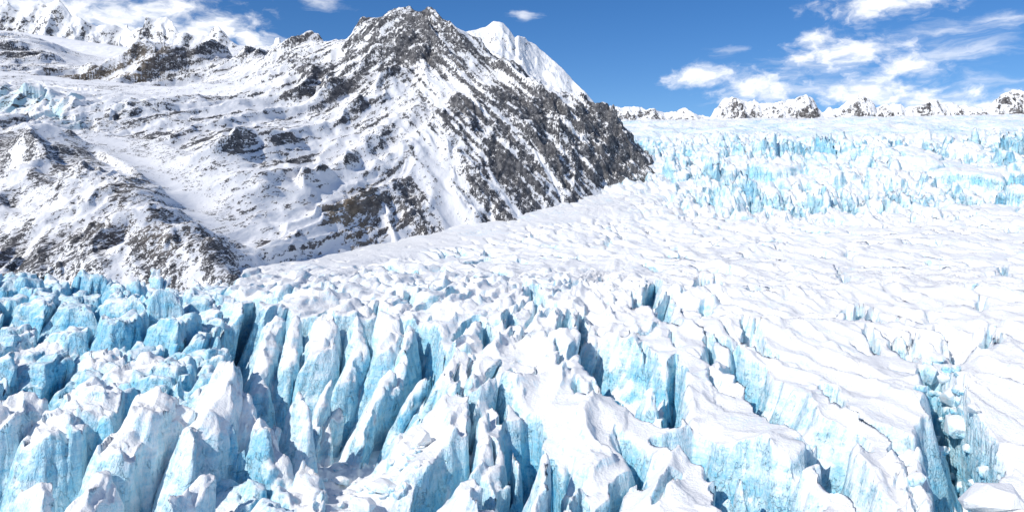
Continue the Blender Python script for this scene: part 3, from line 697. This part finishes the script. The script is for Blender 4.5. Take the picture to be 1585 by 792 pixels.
#@@MOUNTAIN
# ------------------------------------------------------------------ the rock massif left of the glacier
# control spots: photograph x, y, distance, share of bare rock, brownness, blue ice
CP = [
    # skyline of the main mountain
    (400, 88, 1330, .35, 0, 0), (440, 82, 1270, .4, 0, 0), (480, 76, 1260, .5, 0, 0), (520, 70, 1275, .45, 0, 0), (560, 54, 1290, .3, 0, 0), (600, 34, 1305, .45, 0, 0), (630, 24, 1320, .8, 0, 0), (660, 23, 1322, .8, 0, 0), (690, 38, 1315, .7, 0, 0),
    (705, 39, 1322, .4, 0, 0), (735, 58, 1330, .45, 0, 0), (752, 84, 1322, .6, 0, 0), (800, 106, 1295, .75, 0, 0), (850, 124, 1275, .7, 0, 0), (900, 150, 1265, .75, 0, 0), (930, 166, 1262, .9, 0, 0), (960, 187, 1268, .95, 0, 0), (985, 216, 1262, .95, 0, 0), (1008, 240, 1250, .9, 0, 0), (1034, 262, 1235, .7, 0, 0),
    # its face
    (640, 60, 1275, .75, 0, 0), (610, 75, 1255, .9, 0, 0), (650, 85, 1240, .85, 0, 0), (690, 75, 1270, .45, 0, 0), (725, 85, 1270, .6, 0, 0), (600, 110, 1190, .55, 0, 0), (650, 115, 1180, .55, 0, 0), (700, 110, 1200, .5, 0, 0), (690, 140, 1120, .12, 0, 0), (740, 140, 1140, .3, 0, 0), (560, 95, 1220, .55, 0, 0),
    (500, 110, 1180, .6, 0, 0), (540, 130, 1130, .6, 0, 0), (470, 130, 1140, .55, 0, 0), (430, 120, 1180, .4, 0, 0), (600, 150, 1080, .35, 0, 0), (540, 170, 1030, .4, 0, 0), (480, 180, 1000, .4, 0, 0), (430, 170, 1030, .35, 0, 0), (640, 180, 1000, .35, 0, 0),
    (760, 160, 1085, .8, 0, 0), (800, 150, 1140, .85, 0, 0), (850, 160, 1170, .85, 0, 0), (700, 170, 1020, .7, 0, 0), (690, 220, 905, .45, 0, 0), (705, 200, 960, .75, 0, 0), (680, 260, 830, .12, 0, 0), (692, 300, 780, .1, 0, 0), (705, 338, 735, .05, 0, 0),
    (640, 230, 880, .55, 0, 0), (600, 250, 840, .4, 0, 0), (620, 280, 770, .75, 0, 0), (650, 310, 720, .72, 0, 0), (660, 345, 690, .6, 0, 0), (590, 300, 700, .75, .1, 0), (560, 290, 715, .55, .6, 0), (540, 315, 650, .7, 1, 0), (525, 340, 600, .65, 1, 0), (590, 340, 640, .7, .2, 0), (560, 375, 575, .55, .6, 0), (600, 370, 610, .62, .1, 0), (500, 380, 530, .5, .5, 0),
    (740, 240, 900, .75, 0, 0), (790, 220, 980, .8, 0, 0), (840, 220, 1040, .9, 0, 0), (880, 200, 1120, .9, 0, 0), (920, 210, 1160, .85, 0, 0), (950, 235, 1160, .9, 0, 0), (900, 250, 1060, .9, 0, 0), (850, 270, 950, .85, 0, 0), (790, 280, 870, .75, 0, 0), (740, 300, 790, .75, 0, 0), (770, 315, 790, .85, 0, 0), (840, 305, 880, .6, 0, 0), (900, 295, 960, .8, 0, 0), (960, 275, 1090, .85, 0, 0),
    (500, 230, 850, .42, 0, 0), (460, 240, 800, .6, 0, 0), (430, 260, 740, .5, 0, 0), (540, 220, 900, .2, 0, 0), (560, 250, 840, .25, 0, 0), (500, 280, 720, .42, 0, 0), (530, 270, 770, .12, 0, 0), (450, 300, 660, .35, 0, 0), (480, 320, 620, .2, 0, 0), (450, 350, 560, .45, .15, 0), (420, 380, 490, .45, .2, 0), (480, 360, 560, .3, .3, 0), (400, 340, 570, .15, 0, 0), (370, 300, 640, .08, 0, 0),
    (380, 250, 720, .35, 0, 0), (400, 210, 850, .35, 0, 0), (350, 210, 830, .55, 0, 0), (300, 205, 820, .5, 0, 0), (320, 240, 720, .2, 0, 0), (280, 190, 880, .5, 0, 0), (340, 180, 930, .45, 0, 0), (380, 160, 1020, .25, 0, 0),
    # foot along the glacier
    (1000, 292, 1110, .7, 0, 0), (940, 312, 985, .4, 0, 0), (880, 330, 890, .35, 0, 0), (800, 348, 790, .5, 0, 0), (740, 358, 722, .2, 0, 0), (700, 364, 695, 0, 0, 0), (640, 382, 610, .4, 0, 0), (560, 400, 535, .3, .2, 0), (480, 418, 450, .15, 0, 0), (420, 428, 400, .25, .1, 0), (390, 434, 355, .3, 0, 0),
    # snow couloir between mountain and spur
    (150, 195, 845, .1, 0, 0), (175, 220, 760, 0, 0, 0), (210, 250, 696, 0, 0, 0), (245, 285, 631, 0, 0, 0), (275, 315, 583, 0, 0, 0), (310, 345, 535, 0, 0, 0), (330, 370, 487, .05, 0, 0), (345, 395, 444, .3, 0, 0), (300, 320, 599, 0, 0, 0), (270, 270, 685, .05, 0, 0), (240, 230, 770, .1, 0, 0), (230, 200, 856, .35, 0, 0),
    # spur left of the couloir
    (100, 208, 635, .65, 0, 0), (140, 222, 566, .75, .1, 0), (155, 250, 524, .65, .3, 0), (180, 285, 478, .5, .35, 0), (215, 325, 425, .45, .5, 0), (250, 350, 391, .4, .6, 0), (290, 378, 363, .5, .2, 0), (330, 402, 340, .6, .1, 0), (365, 420, 322, .75, 0, 0), (380, 433, 313, .7, 0, 0),
    (130, 280, 500, .55, .2, 0), (110, 240, 580, .45, 0, 0), (60, 260, 540, .4, 0, 0), (10, 245, 540, .35, 0, 0), (50, 300, 470, .2, 0, 0), (0, 330, 420, .4, 0, 0), (100, 320, 440, .45, 0, 0), (150, 340, 405, .45, .1, 0), (70, 360, 380, .45, 0, 0), (200, 380, 360, .7, .3, 0), (230, 385, 365, .85, .6, 0), (260, 400, 350, .65, .7, 0), (180, 400, 335, .4, 0, 0), (100, 395, 335, .4, 0, 0), (20, 410, 310, .7, 0, 0), (90, 425, 300, .75, 0, 0), (0, 455, 272, .55, 0, 0), (50, 446, 283, .5, 0, 0), (150, 432, 302, .3, 0, 0), (230, 426, 322, .35, 0, 0), (300, 426, 336, .3, 0, 0), (-60, 330, 410, .4, 0, 0), (-60, 440, 272, .5, 0, 0), (-80, 240, 540, .4, 0, 0),
    # hanging glacier and the shelf above it
    (0, 205, 660, .35, 0, .1), (50, 200, 690, .3, 0, .1), (20, 180, 770, .6, 0, .2), (60, 175, 800, .2, 0, 1), (100, 165, 850, .1, 0, .9), (140, 160, 880, .05, 0, 1), (175, 165, 900, .3, 0, .7), (110, 182, 800, .1, 0, .8), (150, 180, 840, .1, 0, .6), (20, 150, 880, .2, 0, 1), (80, 145, 915, 0, 0, 1), (60, 190, 740, .2, 0, .5), (180, 190, 840, .4, 0, .1), (0, 135, 930, .3, 0, .5), (0, 126, 965, .1, 0, .3), (60, 132, 975, 0, 0, .4), (120, 138, 985, 0, 0, .3), (170, 140, 1000, .1, 0, .1),
    (0, 110, 1150, 0, 0, 0), (60, 118, 1130, 0, 0, 0), (120, 122, 1130, 0, 0, 0), (180, 128, 1150, 0, 0, 0), (-80, 120, 1000, .1, 0, 0), (-80, 170, 800, .3, 0, .3), (250, 150, 1060, .15, 0, 0), (300, 152, 1050, .25, 0, 0), (350, 135, 1130, .05, 0, 0), (220, 165, 960, .4, 0, 0), (250, 175, 920, .35, 0, 0),
    # left shoulder above the shelf, with its own patch of rock
    (0, 55, 1500, .35, 0, 0), (40, 62, 1480, .3, 0, 0), (80, 75, 1440, .2, 0, 0), (60, 85, 1380, .55, 0, 0), (20, 88, 1350, .4, 0, 0), (110, 96, 1420, 0, 0, 0), (135, 102, 1480, 0, 0, 0), (-60, 60, 1450, .3, 0, 0),
    # rock knoll
    (196, 134, 1260, .6, .8, 0), (205, 112, 1275, .65, .8, 0), (225, 88, 1310, .6, .35, 0), (236, 66, 1325, .7, .3, 0), (255, 72, 1370, .6, .1, 0), (285, 72, 1390, .5, 0, 0), (312, 68, 1390, .6, 0, 0), (330, 85, 1370, .6, 0, 0), (342, 108, 1330, .55, 0, 0), (240, 110, 1290, .45, .2, 0), (280, 100, 1320, .5, 0, 0), (250, 132, 1220, .35, .1, 0), (300, 122, 1260, .25, 0, 0), (350, 122, 1260, .05, 0, 0), (365, 110, 1330, 0, 0, 0), (180, 105, 1420, 0, 0, 0), (150, 110, 1350, 0, 0, 0),
    # névé behind
    (150, 88, 1700, .0, 0, .1), (210, 84, 1750, 0, 0, .15), (120, 80, 1800, 0, 0, .1), (200, 74, 2000, 0, 0, .1), (60, 58, 2000, 0, 0, 0), (300, 76, 1900, 0, 0, 0), (380, 84, 1700, .15, 0, 0), (410, 82, 1800, .1, 0, 0), (470, 74, 1900, 0, 0, 0), (0, 47, 2100, 0, 0, 0), (-80, 45, 2100, 0, 0, 0),
]
def steepen(px, Y):                                      # true depth of a spot: the left flanks and the main face are steep
    a = np.interp(Y, [270, 900, 1500], [270, 655, 1500]); lf = float(np.interp(px, [380, 620], [1, 0]))
    ft = np.interp(px, [600, 700, 800, 880, 940, 1000, 1036], [560, 695, 790, 890, 985, 1110, 1236])
    b = Y if Y < ft or Y > 1450 else ft + (Y - ft) * 0.74
    return lf * a + (1 - lf) * b if Y < 1500 else Y


PTS = [(*W(a, b, steepen(a, c)), r, br, ic) for a, b, c, r, br, ic in CP]
# back side and the part that dives below the ice
for px, Yb, zb in ((560, 1500, 200), (650, 1500, 170), (740, 1480, 150), (830, 1440, 110), (920, 1420, 90), (1000, 1420, 80), (480, 1650, 270), (1060, 1450, 70), (700, 2100, 160), (900, 2100, 150), (560, 2100, 260)):
    q = W(px, 0, Yb); PTS.append((q[0], Yb, zb, .3, 0, 0))
for px, py, Yb in ((1000, 292, 1110), (940, 312, 985), (880, 330, 890), (800, 348, 790), (740, 358, 722), (700, 364, 695), (640, 382, 610), (560, 400, 535), (480, 418, 450), (420, 428, 400), (390, 434, 345), (300, 426, 332), (230, 426, 318), (150, 432, 297), (50, 446, 279), (0, 455, 268), (-60, 440, 266), (1036, 264, 1215)):
    Yb = steepen(px, Yb); q = W(px, py, Yb); PTS.append((q[0] + 0.03 * Yb, q[1] - 0.085 * Yb, q[2] - 0.045 * Yb - 4, 0, 0, 0)); PTS.append((q[0] + 0.10 * Yb, q[1] - 0.18 * Yb, q[2] - 0.11 * Yb, 0, 0, 0))
PTS = np.array(PTS)
def lean(p):                                             # 1 where joints and gullies fall to the right, 0 where they fall to the left
    px = p[0] / p[1] * FPX + WPX / 2; py = HOR - p[2] / p[1] * FPX
    if px < 150 + (py - 195) * 0.98 and py > 190: return 1.0
    return float(np.interp(px, [560, 720], [0, 1]))
spurm = np.array([((p[0] / p[1] * FPX + WPX / 2) < 140 + (HOR - p[2] / p[1] * FPX - 195) * 0.9) and (HOR - p[2] / p[1] * FPX) > 215 for p in PTS])
PTS[:, 3] += 0.14 * spurm * (PTS[:, 3] > .1)
PTS = np.hstack([PTS, np.array([[lean(p)] for p in PTS])])
L0 = 500.0


def tps_fit(P, vals, reg):
    n = len(P); r2 = ((P[:, None] - P[None]) ** 2).sum(-1) / L0 ** 2
    K = 0.5 * r2 * np.log(r2 + 1e-12) + reg * np.eye(n)
    Pm = np.hstack([np.ones((n, 1)), P / L0]); A = np.block([[K, Pm], [Pm.T, np.zeros((3, 3))]])
    return np.linalg.solve(A, np.vstack([vals, np.zeros((3, vals.shape[1]))]))


def tps_eval(P, w, x, y):
    out = np.empty((x.size, w.shape[1])); xf, yf = x.ravel() / L0, y.ravel() / L0; n = len(P)
    for a in range(0, x.size, 40000):
        xs, ys = xf[a:a + 40000, None], yf[a:a + 40000, None]
        r2 = (xs - P[None, :, 0] / L0) ** 2 + (ys - P[None, :, 1] / L0) ** 2
        out[a:a + 40000] = (0.5 * r2 * np.log(r2 + 1e-12)) @ w[:n] + w[n] + xs * w[n + 1] + ys * w[n + 2]
    return [out[:, k].reshape(x.shape) for k in range(w.shape[1])]


def idw(P, vals, x, y):                                  # smooth spread of the surface kinds
    out = np.zeros((x.size, vals.shape[1])); ws = np.zeros((x.size, 1))
    xf, yf = x.ravel(), y.ravel()
    for a in range(0, x.size, 40000):
        d2 = (xf[a:a + 40000, None] - P[None, :, 0]) ** 2 + (yf[a:a + 40000, None] - P[None, :, 1]) ** 2
        wt = 1.0 / (d2 + (0.018 * yf[a:a + 40000, None]) ** 2) ** 1.7
        out[a:a + 40000] = (wt @ vals) / wt.sum(1, keepdims=True)
    return [out[:, k].reshape(x.shape) for k in range(vals.shape[1])]


def coarse(fn, u, Yv, step=3):                           # evaluate a smooth field on every third node and interpolate
    ui = np.arange(0, len(u), step); yi = np.arange(0, len(Yv), step)
    if ui[-1] != len(u) - 1: ui = np.append(ui, len(u) - 1)
    if yi[-1] != len(Yv) - 1: yi = np.append(yi, len(Yv) - 1)
    F = fn(u[ui][None] * Yv[yi][:, None], np.broadcast_to(Yv[yi][:, None], (len(yi), len(ui))))
    res = []
    for f in F:
        g = np.empty((len(yi), len(u)))
        for k in range(len(yi)): g[k] = np.interp(u, u[ui], f[k])
        h = np.empty((len(Yv), len(u)))
        for c in range(len(u)): h[:, c] = np.interp(Yv, Yv[yi], g[:, c])
        for b in (step - 1, step - 1):
            for ax in (0, 1):
                p = np.pad(h, [(b, b) if k == ax else (0, 0) for k in (0, 1)], 'edge'); cs = np.cumsum(np.pad(p, [(1, 0) if k == ax else (0, 0) for k in (0, 1)]), axis=ax)
                h = (np.take(cs, np.arange(2 * b + 1, cs.shape[ax]), ax) - np.take(cs, np.arange(0, cs.shape[ax] - 2 * b - 1), ax)) / (2 * b + 1)
        res.append(h)
    return res


um = np.linspace((-130 - WPX / 2) / FPX, (1075 - WPX / 2) / FPX, 780)
Ym = np.geomspace(262, 2250, 900)
tw = tps_fit(PTS[:, :2], PTS[:, 2:3], 2.5e-3)
(Z0,) = coarse(lambda a, b: tps_eval(PTS[:, :2], tw, a, b), um, Ym)
Rk, Br, Ic, Ln = coarse(lambda a, b: idw(PTS[:, :2], PTS[:, 3:7], a, b), um, Ym)
x = um[None] * Ym[:, None]; y = np.broadcast_to(Ym[:, None], x.shape)
gx = np.gradient(Z0, axis=1) / np.gradient(x, axis=1)
gy = np.gradient(Z0, axis=0) / np.gradient(Ym)[:, None]
px_ = FPX * um[None] + WPX / 2 + 0 * y
# ribs and gullies run down the fall line; on the right face they lean to the right, on the left to the left
sr = sst(Ln, .25, .75)
wxm = x + 14 * fbm(x / 90, y / 90, 3, 301); wym = y + 14 * fbm(x / 90, y / 90, 3, 303)
zc = Z0; vm = zc * 0.85 + 0.05 * wym                      # up the slope
cR = wxm * 0.8 + zc * 0.75; cL = wxm * 0.8 - zc * 0.6
lR = -wxm * 0.6 + zc * 0.8; lL = wxm * .5 + zc * .8
ribR = ridged(cR / 46, lR / 230, 4, 311, .55); ribL = ridged(cL / 52, lL / 200, 4, 313, .55)
rib = ribL + sr * (ribR - ribL)
print('slope', np.percentile(np.degrees(np.arctan(np.hypot(gx, gy))), (10, 50, 90)))
near_s = np.clip(y / 700, .45, 1.5)
# snow-filled chutes
CHUTES = [([(672, 200, 960), (680, 260, 830), (692, 300, 780), (708, 352, 715)], 11), ([(715, 215, 930), (700, 250, 860), (690, 285, 800)], 5), ([(590, 285, 730), (606, 330, 655), (622, 370, 615)], 6), ([(655, 300, 740), (672, 350, 690)], 5),
          ([(770, 175, 1060), (830, 235, 1010), (870, 300, 910)], 5), ([(745, 225, 920), (770, 275, 850), (800, 325, 810)], 5), ([(640, 190, 970), (560, 260, 830), (500, 320, 650)], 9), ([(700, 140, 1120), (640, 200, 950)], 10), ([(560, 180, 1000), (470, 270, 740), (420, 320, 620)], 8), ([(790, 300, 850), (810, 340, 800)], 5)]
for P_, wd in CHUTES:
    P_ = [W(a, b, steepen(a, c_))[:2] for a, b, c_ in P_]
    sel, d, q, _ = polyline_d(x + 6 * pn2(x / 25, y / 25, 305), y + 10 * pn2(x / 25, y / 25, 306), P_, wd * 4)
    g = np.exp(-(d / wd) ** 2) * sst(q, -.05, .2)
    Rk[sel] -= 0.75 * g * np.clip(Rk[sel], 0, 1); Z0[sel] -= 0.5 * wd * g
bump = lod(near_s, lambda a, b: fbm(a / 42, b / 42, 5, 321, .55), x, vm)
rg = lod(near_s, lambda a, b: ridged(a / 70, b / 70, 5, 323, .55), wxm, vm)
amp = (0.25 + 0.95 * np.clip(Rk, 0, 1)) * near_s * (1 + .5 * sst(y, 650, 450))
smooth_snow = sst(Rk, 0.12, 0.3)
lo_far = sst(y, 2100, 1700)
H = Z0 + (amp * ((15.0 - 4 * sr) * (rib - 0.75) * (0.25 + .75 * smooth_snow) + 5.5 * (rg - 0.8) * smooth_snow) + 2.6 * bump * near_s * (0.25 + smooth_snow)) * sst(y, 262, 330)
# crags stand proud where the rock is bare
H += 7.5 * near_s * sst(Rk, 0.55, 0.9) * (lod(near_s, lambda a, b: ridged(a / 24, b / 24, 4, 331, .6), wxm, vm) - 0.75)
# blocks of the hanging glacier
e, hx, hy, ox, oy = voro(wxm, wym * 0.7, 24.0, 335)
H += np.clip(Ic, 0, 1) * ((rnd(hx, hy, 1) - 0.5) * 9 + (rnd(hx, hy, 2) - 0.5) * 0.6 * ox - (1 - sst(e, 0, 3)) * 5 + 6 * (ridged(x / 15, vm / 15, 3, 337) - .8))
Yo, Ho, E = resample(Ym, H, um, 560, [Rk, Br, Ic, rib, rg, Ln], 1.0, 0.45)
Rk, Br, Ic, rib, rg, Ln = E
V = np.stack([um[None] * Yo, Yo, Ho], -1); N = grid_normals(V)
x, y, z = V[..., 0], V[..., 1], V[..., 2]
sm = np.clip(y / 700, .45, 2)
d3 = sm * lod(sm, lambda a, b, c: 1.6 * pn3(a / 9, b / 9, c / 9, 341) + 0.9 * pn3(a / 4, b / 4, c / 4, 343), x, y * .4, z)
V = V + N * (d3 * (0.2 + 1.2 * sst(Rk, .2, .7)))[..., None]
N = grid_normals(V); x, y, z = V[..., 0], V[..., 1], V[..., 2]
st = 1 - N[..., 2]
# thin streaks where snow lies in the joints of the rock
sr = sst(Ln, .25, .75)
cR = x * 0.8 + z * 0.75; cL = x * 0.8 - z * 0.6; lR = -x * 0.6 + z * 0.8; lL = x * .5 + z * .8
jn = (1 - sr) * (fbm(cL / 6, lL / 34, 4, 351, .65)) + sr * (fbm(cR / 8, lR / 90, 4, 353, .65))
patch = lod(sm, lambda a, b: fbm(a / 30, b / 30, 4, 357, .6), x, .05 * y + .8 * z)
rock = 0.18 - 0.07 * sst(x, -60, 150) + 0.80 * Rk + 0.42 * (sst(st, 0.25, 0.65) - 0.5) * sst(Rk, .05, .4) + ((0.44 + .08 * sr) * jn + 0.24 * patch) * (0.3 + sst(Rk, 0.05, .45)) + 0.10 * (rg - .8)
rock = np.where(Rk < 0.06, rock - 0.3, rock)
lim = 0.80 - 0.22 * sst(y, 620, 420); rock = np.where(rock > lim, lim + 0.2 * (rock - lim), rock)
A = {'rock': rock.ravel(), 'brown': np.clip((Br * 1.3 + .25 * jn * Br) * (1 - .5 * sst(y, 600, 450)), 0, 1).ravel(), 'ice': np.clip(Ic * (0.42 + 0.45 * sst(st, .15, .5) + .35 * patch), 0, 1).ravel()}
Q = quads(*x.shape); Vt = V.reshape(-1, 3); Nt_ = N.reshape(-1, 3)
xq, yq = x[:-1, :-1], y[:-1, :-1]
REG = [   # region seeds: owner, part name, part label, spot in the photograph
    ('main', 'summit_crag', 'dark rock crag below the summit', (640, 60, 1275)), ('main', 'summit_crag', 'dark rock crag below the summit', (700, 75, 1270)), ('main', 'boulder_slope', 'speckled rock slope below the crag', (560, 120, 1170)), ('main', 'boulder_slope', 'speckled rock slope below the crag', (480, 120, 1170)),
    ('main', 'rock_wall', 'dark streaked rock wall facing the glacier', (850, 220, 1060)), ('main', 'rock_wall', 'dark streaked rock wall facing the glacier', (920, 200, 1170)), ('main', 'rock_wall', 'dark streaked rock wall facing the glacier', (780, 270, 880)), ('main', 'rock_wall', 'dark streaked rock wall facing the glacier', (980, 250, 1200)),
    ('main', 'buttress', 'brownish rock buttress at the foot of the mountain', (570, 330, 650)), ('main', 'buttress', 'brownish rock buttress at the foot of the mountain', (640, 320, 710)), ('main', 'snow_gully', 'white snow gully between rock wall and buttress', (690, 290, 790)),
    ('main', 'snow_slope', 'rock-dotted snow slope on the left flank', (460, 250, 780)), ('main', 'snow_slope', 'rock-dotted snow slope on the left flank', (380, 260, 720)), ('main', 'snow_slope', 'rock-dotted snow slope on the left flank', (440, 370, 530)), ('main', 'snow_slope', 'rock-dotted snow slope on the left flank', (330, 200, 860)), ('main', 'snow_slope', 'rock-dotted snow slope on the left flank', (540, 210, 930)),
    ('couloir', 'snow_couloir', '', (210, 250, 650)), ('couloir', 'snow_couloir', '', (275, 315, 545)), ('couloir', 'snow_couloir', '', (165, 205, 760)),
    ('spur', 'rock_spur', '', (130, 260, 545)), ('spur', 'rock_spur', '', (80, 340, 410)), ('spur', 'rock_spur', '', (230, 385, 370)), ('spur', 'rock_spur', '', (0, 400, 330)), ('spur', 'rock_spur', '', (330, 410, 365)), ('spur', 'rock_spur', '', (20, 250, 540)),
    ('hang', 'hanging_glacier', '', (90, 155, 890)), ('hang', 'hanging_glacier', '', (10, 160, 860)),
    ('knoll', 'rock_knoll', '', (230, 95, 1310)), ('knoll', 'rock_knoll', '', (300, 95, 1330)), ('neve', 'upper_snowfield', '', (70, 120, 1130)), ('neve', 'upper_snowfield', '', (200, 80, 1800)), ('neve', 'upper_snowfield', '', (60, 90, 1380)), ('neve', 'upper_snowfield', '', (350, 130, 1150)), ('neve', 'upper_snowfield', '', (400, 82, 1700)), ('main', 'back_slope', 'far side of the mountain', (700, 40, 1600)), ('main', 'back_slope', 'far side of the mountain', (900, 150, 1550)),
]
sp = np.array([W(s[3][0], s[3][1], steepen(s[3][0], s[3][2]))[:2] for s in REG])
own = np.stack([np.hypot(xq - a[0], yq - a[1]) + 0 for a in sp]).argmin(0)
mountain = link(tag(bpy.data.objects.new('mountain', None), 'big rocky snow-dusted mountain rising in the middle behind the glacier', 'mountain', kind='structure'))
keys = {}
for k, s in enumerate(REG): keys.setdefault((s[0], s[1], s[2]), []).append(k)
LAB = {'couloir': ('smooth white snow couloir between the spur and the main mountain', 'snow couloir'), 'spur': ('snow-dusted rock spur at the left edge above the blue ice', 'rock spur'), 'hang': ('blue-green hanging glacier high on the left', 'glacier'),
       'knoll': ('brown-sided rock knoll standing out of the upper snowfield', 'rock knoll'), 'neve': ('smooth upper snowfield below the left range', 'snowfield')}
for (ow, nm, lab), ks in keys.items():
    f = Q[np.isin(own, ks)]
    if ow == 'main': tag(mesh_part(nm, Vt, Nt_, A, f, ROCK, mountain), lab)
    else: tag(mesh_part(nm, Vt, Nt_, A, f, ROCK_NEAR if ow in ('spur', 'couloir') else ROCK), LAB[ow][0], LAB[ow][1], None, 'structure')
print('massif done', round(time.time() - T0, 1))


# ------------------------------------------------------------------ far peaks
def peak(name, label, line, Y, depth, seed, rockv, cuts, brown=0.0, group=None, slope=0.9, jag=1.0, ncol=220, grow=1.0):
    """A stretch of mountain range: skyline given in photograph pixels at distance Y; cut into single peaks at the given columns."""
    line = sorted(line); lx = np.array([p[0] for p in line]); ly = np.array([p[1] for p in line])
    xs = np.linspace(lx[0], lx[-1], ncol); k = Y / FPX
    X0 = (xs - WPX / 2) * k; zt = (HOR - np.interp(xs, lx, ly)) * k
    nr = 110
    tt = np.linspace(-1, 0.3, nr)                       # -1 front foot .. 0 crest .. back
    T, XX = np.meshgrid(tt, X0, indexing='ij'); ZT = np.broadcast_to(zt, T.shape)
    sc = k * 14 * grow
    off = 0.22 * depth * fbm(XX / (sc * 2.2), 0 * XX, 3, seed)          # the crest wanders in plan
    YY = Y + T * depth + off * np.clip(1 - np.abs(T), 0, 1)
    wgt = np.abs(T)
    rb = ridged(XX / (sc * 1.5) + 0.5 * T, (YY - Y) / (sc * 1.7), 3, seed + 3, .5) - 0.75
    ZZ = ZT - slope * depth * np.where(T < 0, wgt, wgt * 1.1) * (1 + 0.14 * rb) + jag * sc * 0.75 * rb * np.clip(wgt * 3.0, 0, 1) + jag * sc * 0.20 * fbm(XX / (sc * .5), YY / (sc * .5), 4, seed + 9, .6) * np.clip(wgt * 4 + .35, 0, 1)
    Vv = np.stack([XX, YY, ZZ], -1); Nn = grid_normals(Vv); s_ = 1 - Nn[..., 2]
    pch = fbm(XX / sc / 1.3, (YY + ZZ) / sc / 1.3, 4, seed + 5, .6)
    rk = rockv + 0.65 * (sst(s_, .35, .75) - .5) + .28 * pch
    At = {'rock': rk.ravel(), 'brown': np.full(rk.size, brown), 'ice': np.zeros(rk.size)}
    q = quads(nr, ncol); edges = [-1e9] + list(cuts) + [1e9]
    xm = xs[:-1]
    for i in range(len(edges) - 1):
        mk = (xm >= edges[i]) & (xm < edges[i + 1])
        if not mk.any(): continue
        lb = label[i] if isinstance(label, list) else label
        tag(mesh_part(name, Vv.reshape(-1, 3), Nn.reshape(-1, 3), At, q[:, mk].reshape(-1, 4), ROCK_FAR), lb, 'peak', group, 'structure')


peak('snow_peak', ['fluted white peaks at the upper left corner', 'small jagged snow ridge right of the fluted peaks', 'blocky rock tower on the left skyline', 'pale snow crest behind the knoll'],
     [(-140, 20), (-90, 5), (-50, 14), (-20, 8), (0, 2), (10, -4), (22, 12), (34, 18), (45, 16), (50, 6), (60, 0), (70, 6), (78, 2), (90, -4), (100, 4), (112, 20), (118, 28), (124, 26), (135, 34), (150, 40), (165, 38), (172, 34), (180, 40), (190, 33), (196, 42), (205, 48), (216, 46), (228, 44), (229, 30), (240, 27), (252, 23), (262, 30), (272, 42), (280, 54), (290, 53), (300, 56), (318, 54), (328, 46), (340, 42), (352, 54), (362, 66), (372, 72), (390, 70), (412, 70), (418, 66), (421, 56), (427, 55), (431, 64), (445, 66), (466, 66), (471, 60), (478, 66), (486, 74), (520, 84), (560, 96)],
     2500, 260, 401, .27, [140, 222, 285], group='left skyline peaks', slope=1.3, ncol=500, grow=1.9)
peak('snow_peak', 'bright white peak rising behind the right shoulder of the mountain',
     [(690, 70), (720, 60), (738, 52), (752, 46), (764, 36), (778, 37), (788, 46), (797, 62), (803, 56), (812, 54), (830, 60), (850, 78), (868, 98), (885, 120), (898, 140), (915, 160), (940, 190)],
     1900, 420, 421, .2, [], slope=.7, brown=.25, jag=.6, ncol=260, grow=3.0)
peak('snow_peak', ['small snow knob on the far snowfield', 'dark rock peak at the left end of the far range', 'twin rocky peak of the far range', 'rugged white peak in the middle of the far range', 'low white crest of the far range', 'white pyramid peak at the right edge'],
     [(900, 180), (940, 166), (960, 165), (1000, 168), (1040, 172), (1050, 168), (1062, 167), (1070, 174), (1080, 178), (1098, 182), (1108, 168), (1122, 152), (1134, 148), (1146, 154), (1160, 158), (1170, 152), (1182, 160), (1200, 160), (1216, 154), (1232, 152), (1244, 148), (1254, 152), (1264, 164), (1272, 174), (1284, 166), (1298, 168), (1308, 158), (1324, 148), (1340, 152), (1350, 158), (1356, 168), (1368, 162), (1384, 160), (1400, 166), (1420, 162), (1440, 154), (1452, 160), (1470, 160), (1486, 158), (1500, 162), (1524, 170), (1544, 156), (1560, 142), (1572, 137), (1584, 142), (1600, 150), (1640, 165), (1720, 150), (1800, 165)],
     3300, 300, 431, .34, [1085, 1195, 1275, 1355, 1520], group='far range peaks', slope=1.0, brown=.1, ncol=640, grow=1.8, jag=1.3)
# snow-covered ground under and behind everything
gm, gt = new_mat('packed_snow')
gt.n('ShaderNodeOutputMaterial', i={0: gt.n('ShaderNodeBsdfPrincipled', i={'Base Color': gt.mixc(gt.noise(gt.n('ShaderNodeTexCoord').outputs['Object'], .01, 6, .6), (.8, .82, .86), (.88, .89, .9)), 'Roughness': .8}).outputs[0]})
me = bpy.data.meshes.new('ground'); R_ = 30000; n = 48
me.from_pydata([(0, 0, -140)] + [(R_ * math.cos(a), R_ * math.sin(a), -140) for a in np.arange(n) * 2 * math.pi / n], [], [(0, 1 + i, 1 + (i + 1) % n) for i in range(n)])
me.materials.append(gm)
tag(link(bpy.data.objects.new('ground', me)), 'snow-covered valley ground under the ice', 'ground', None, 'structure')
print('all done', round(time.time() - T0, 1))
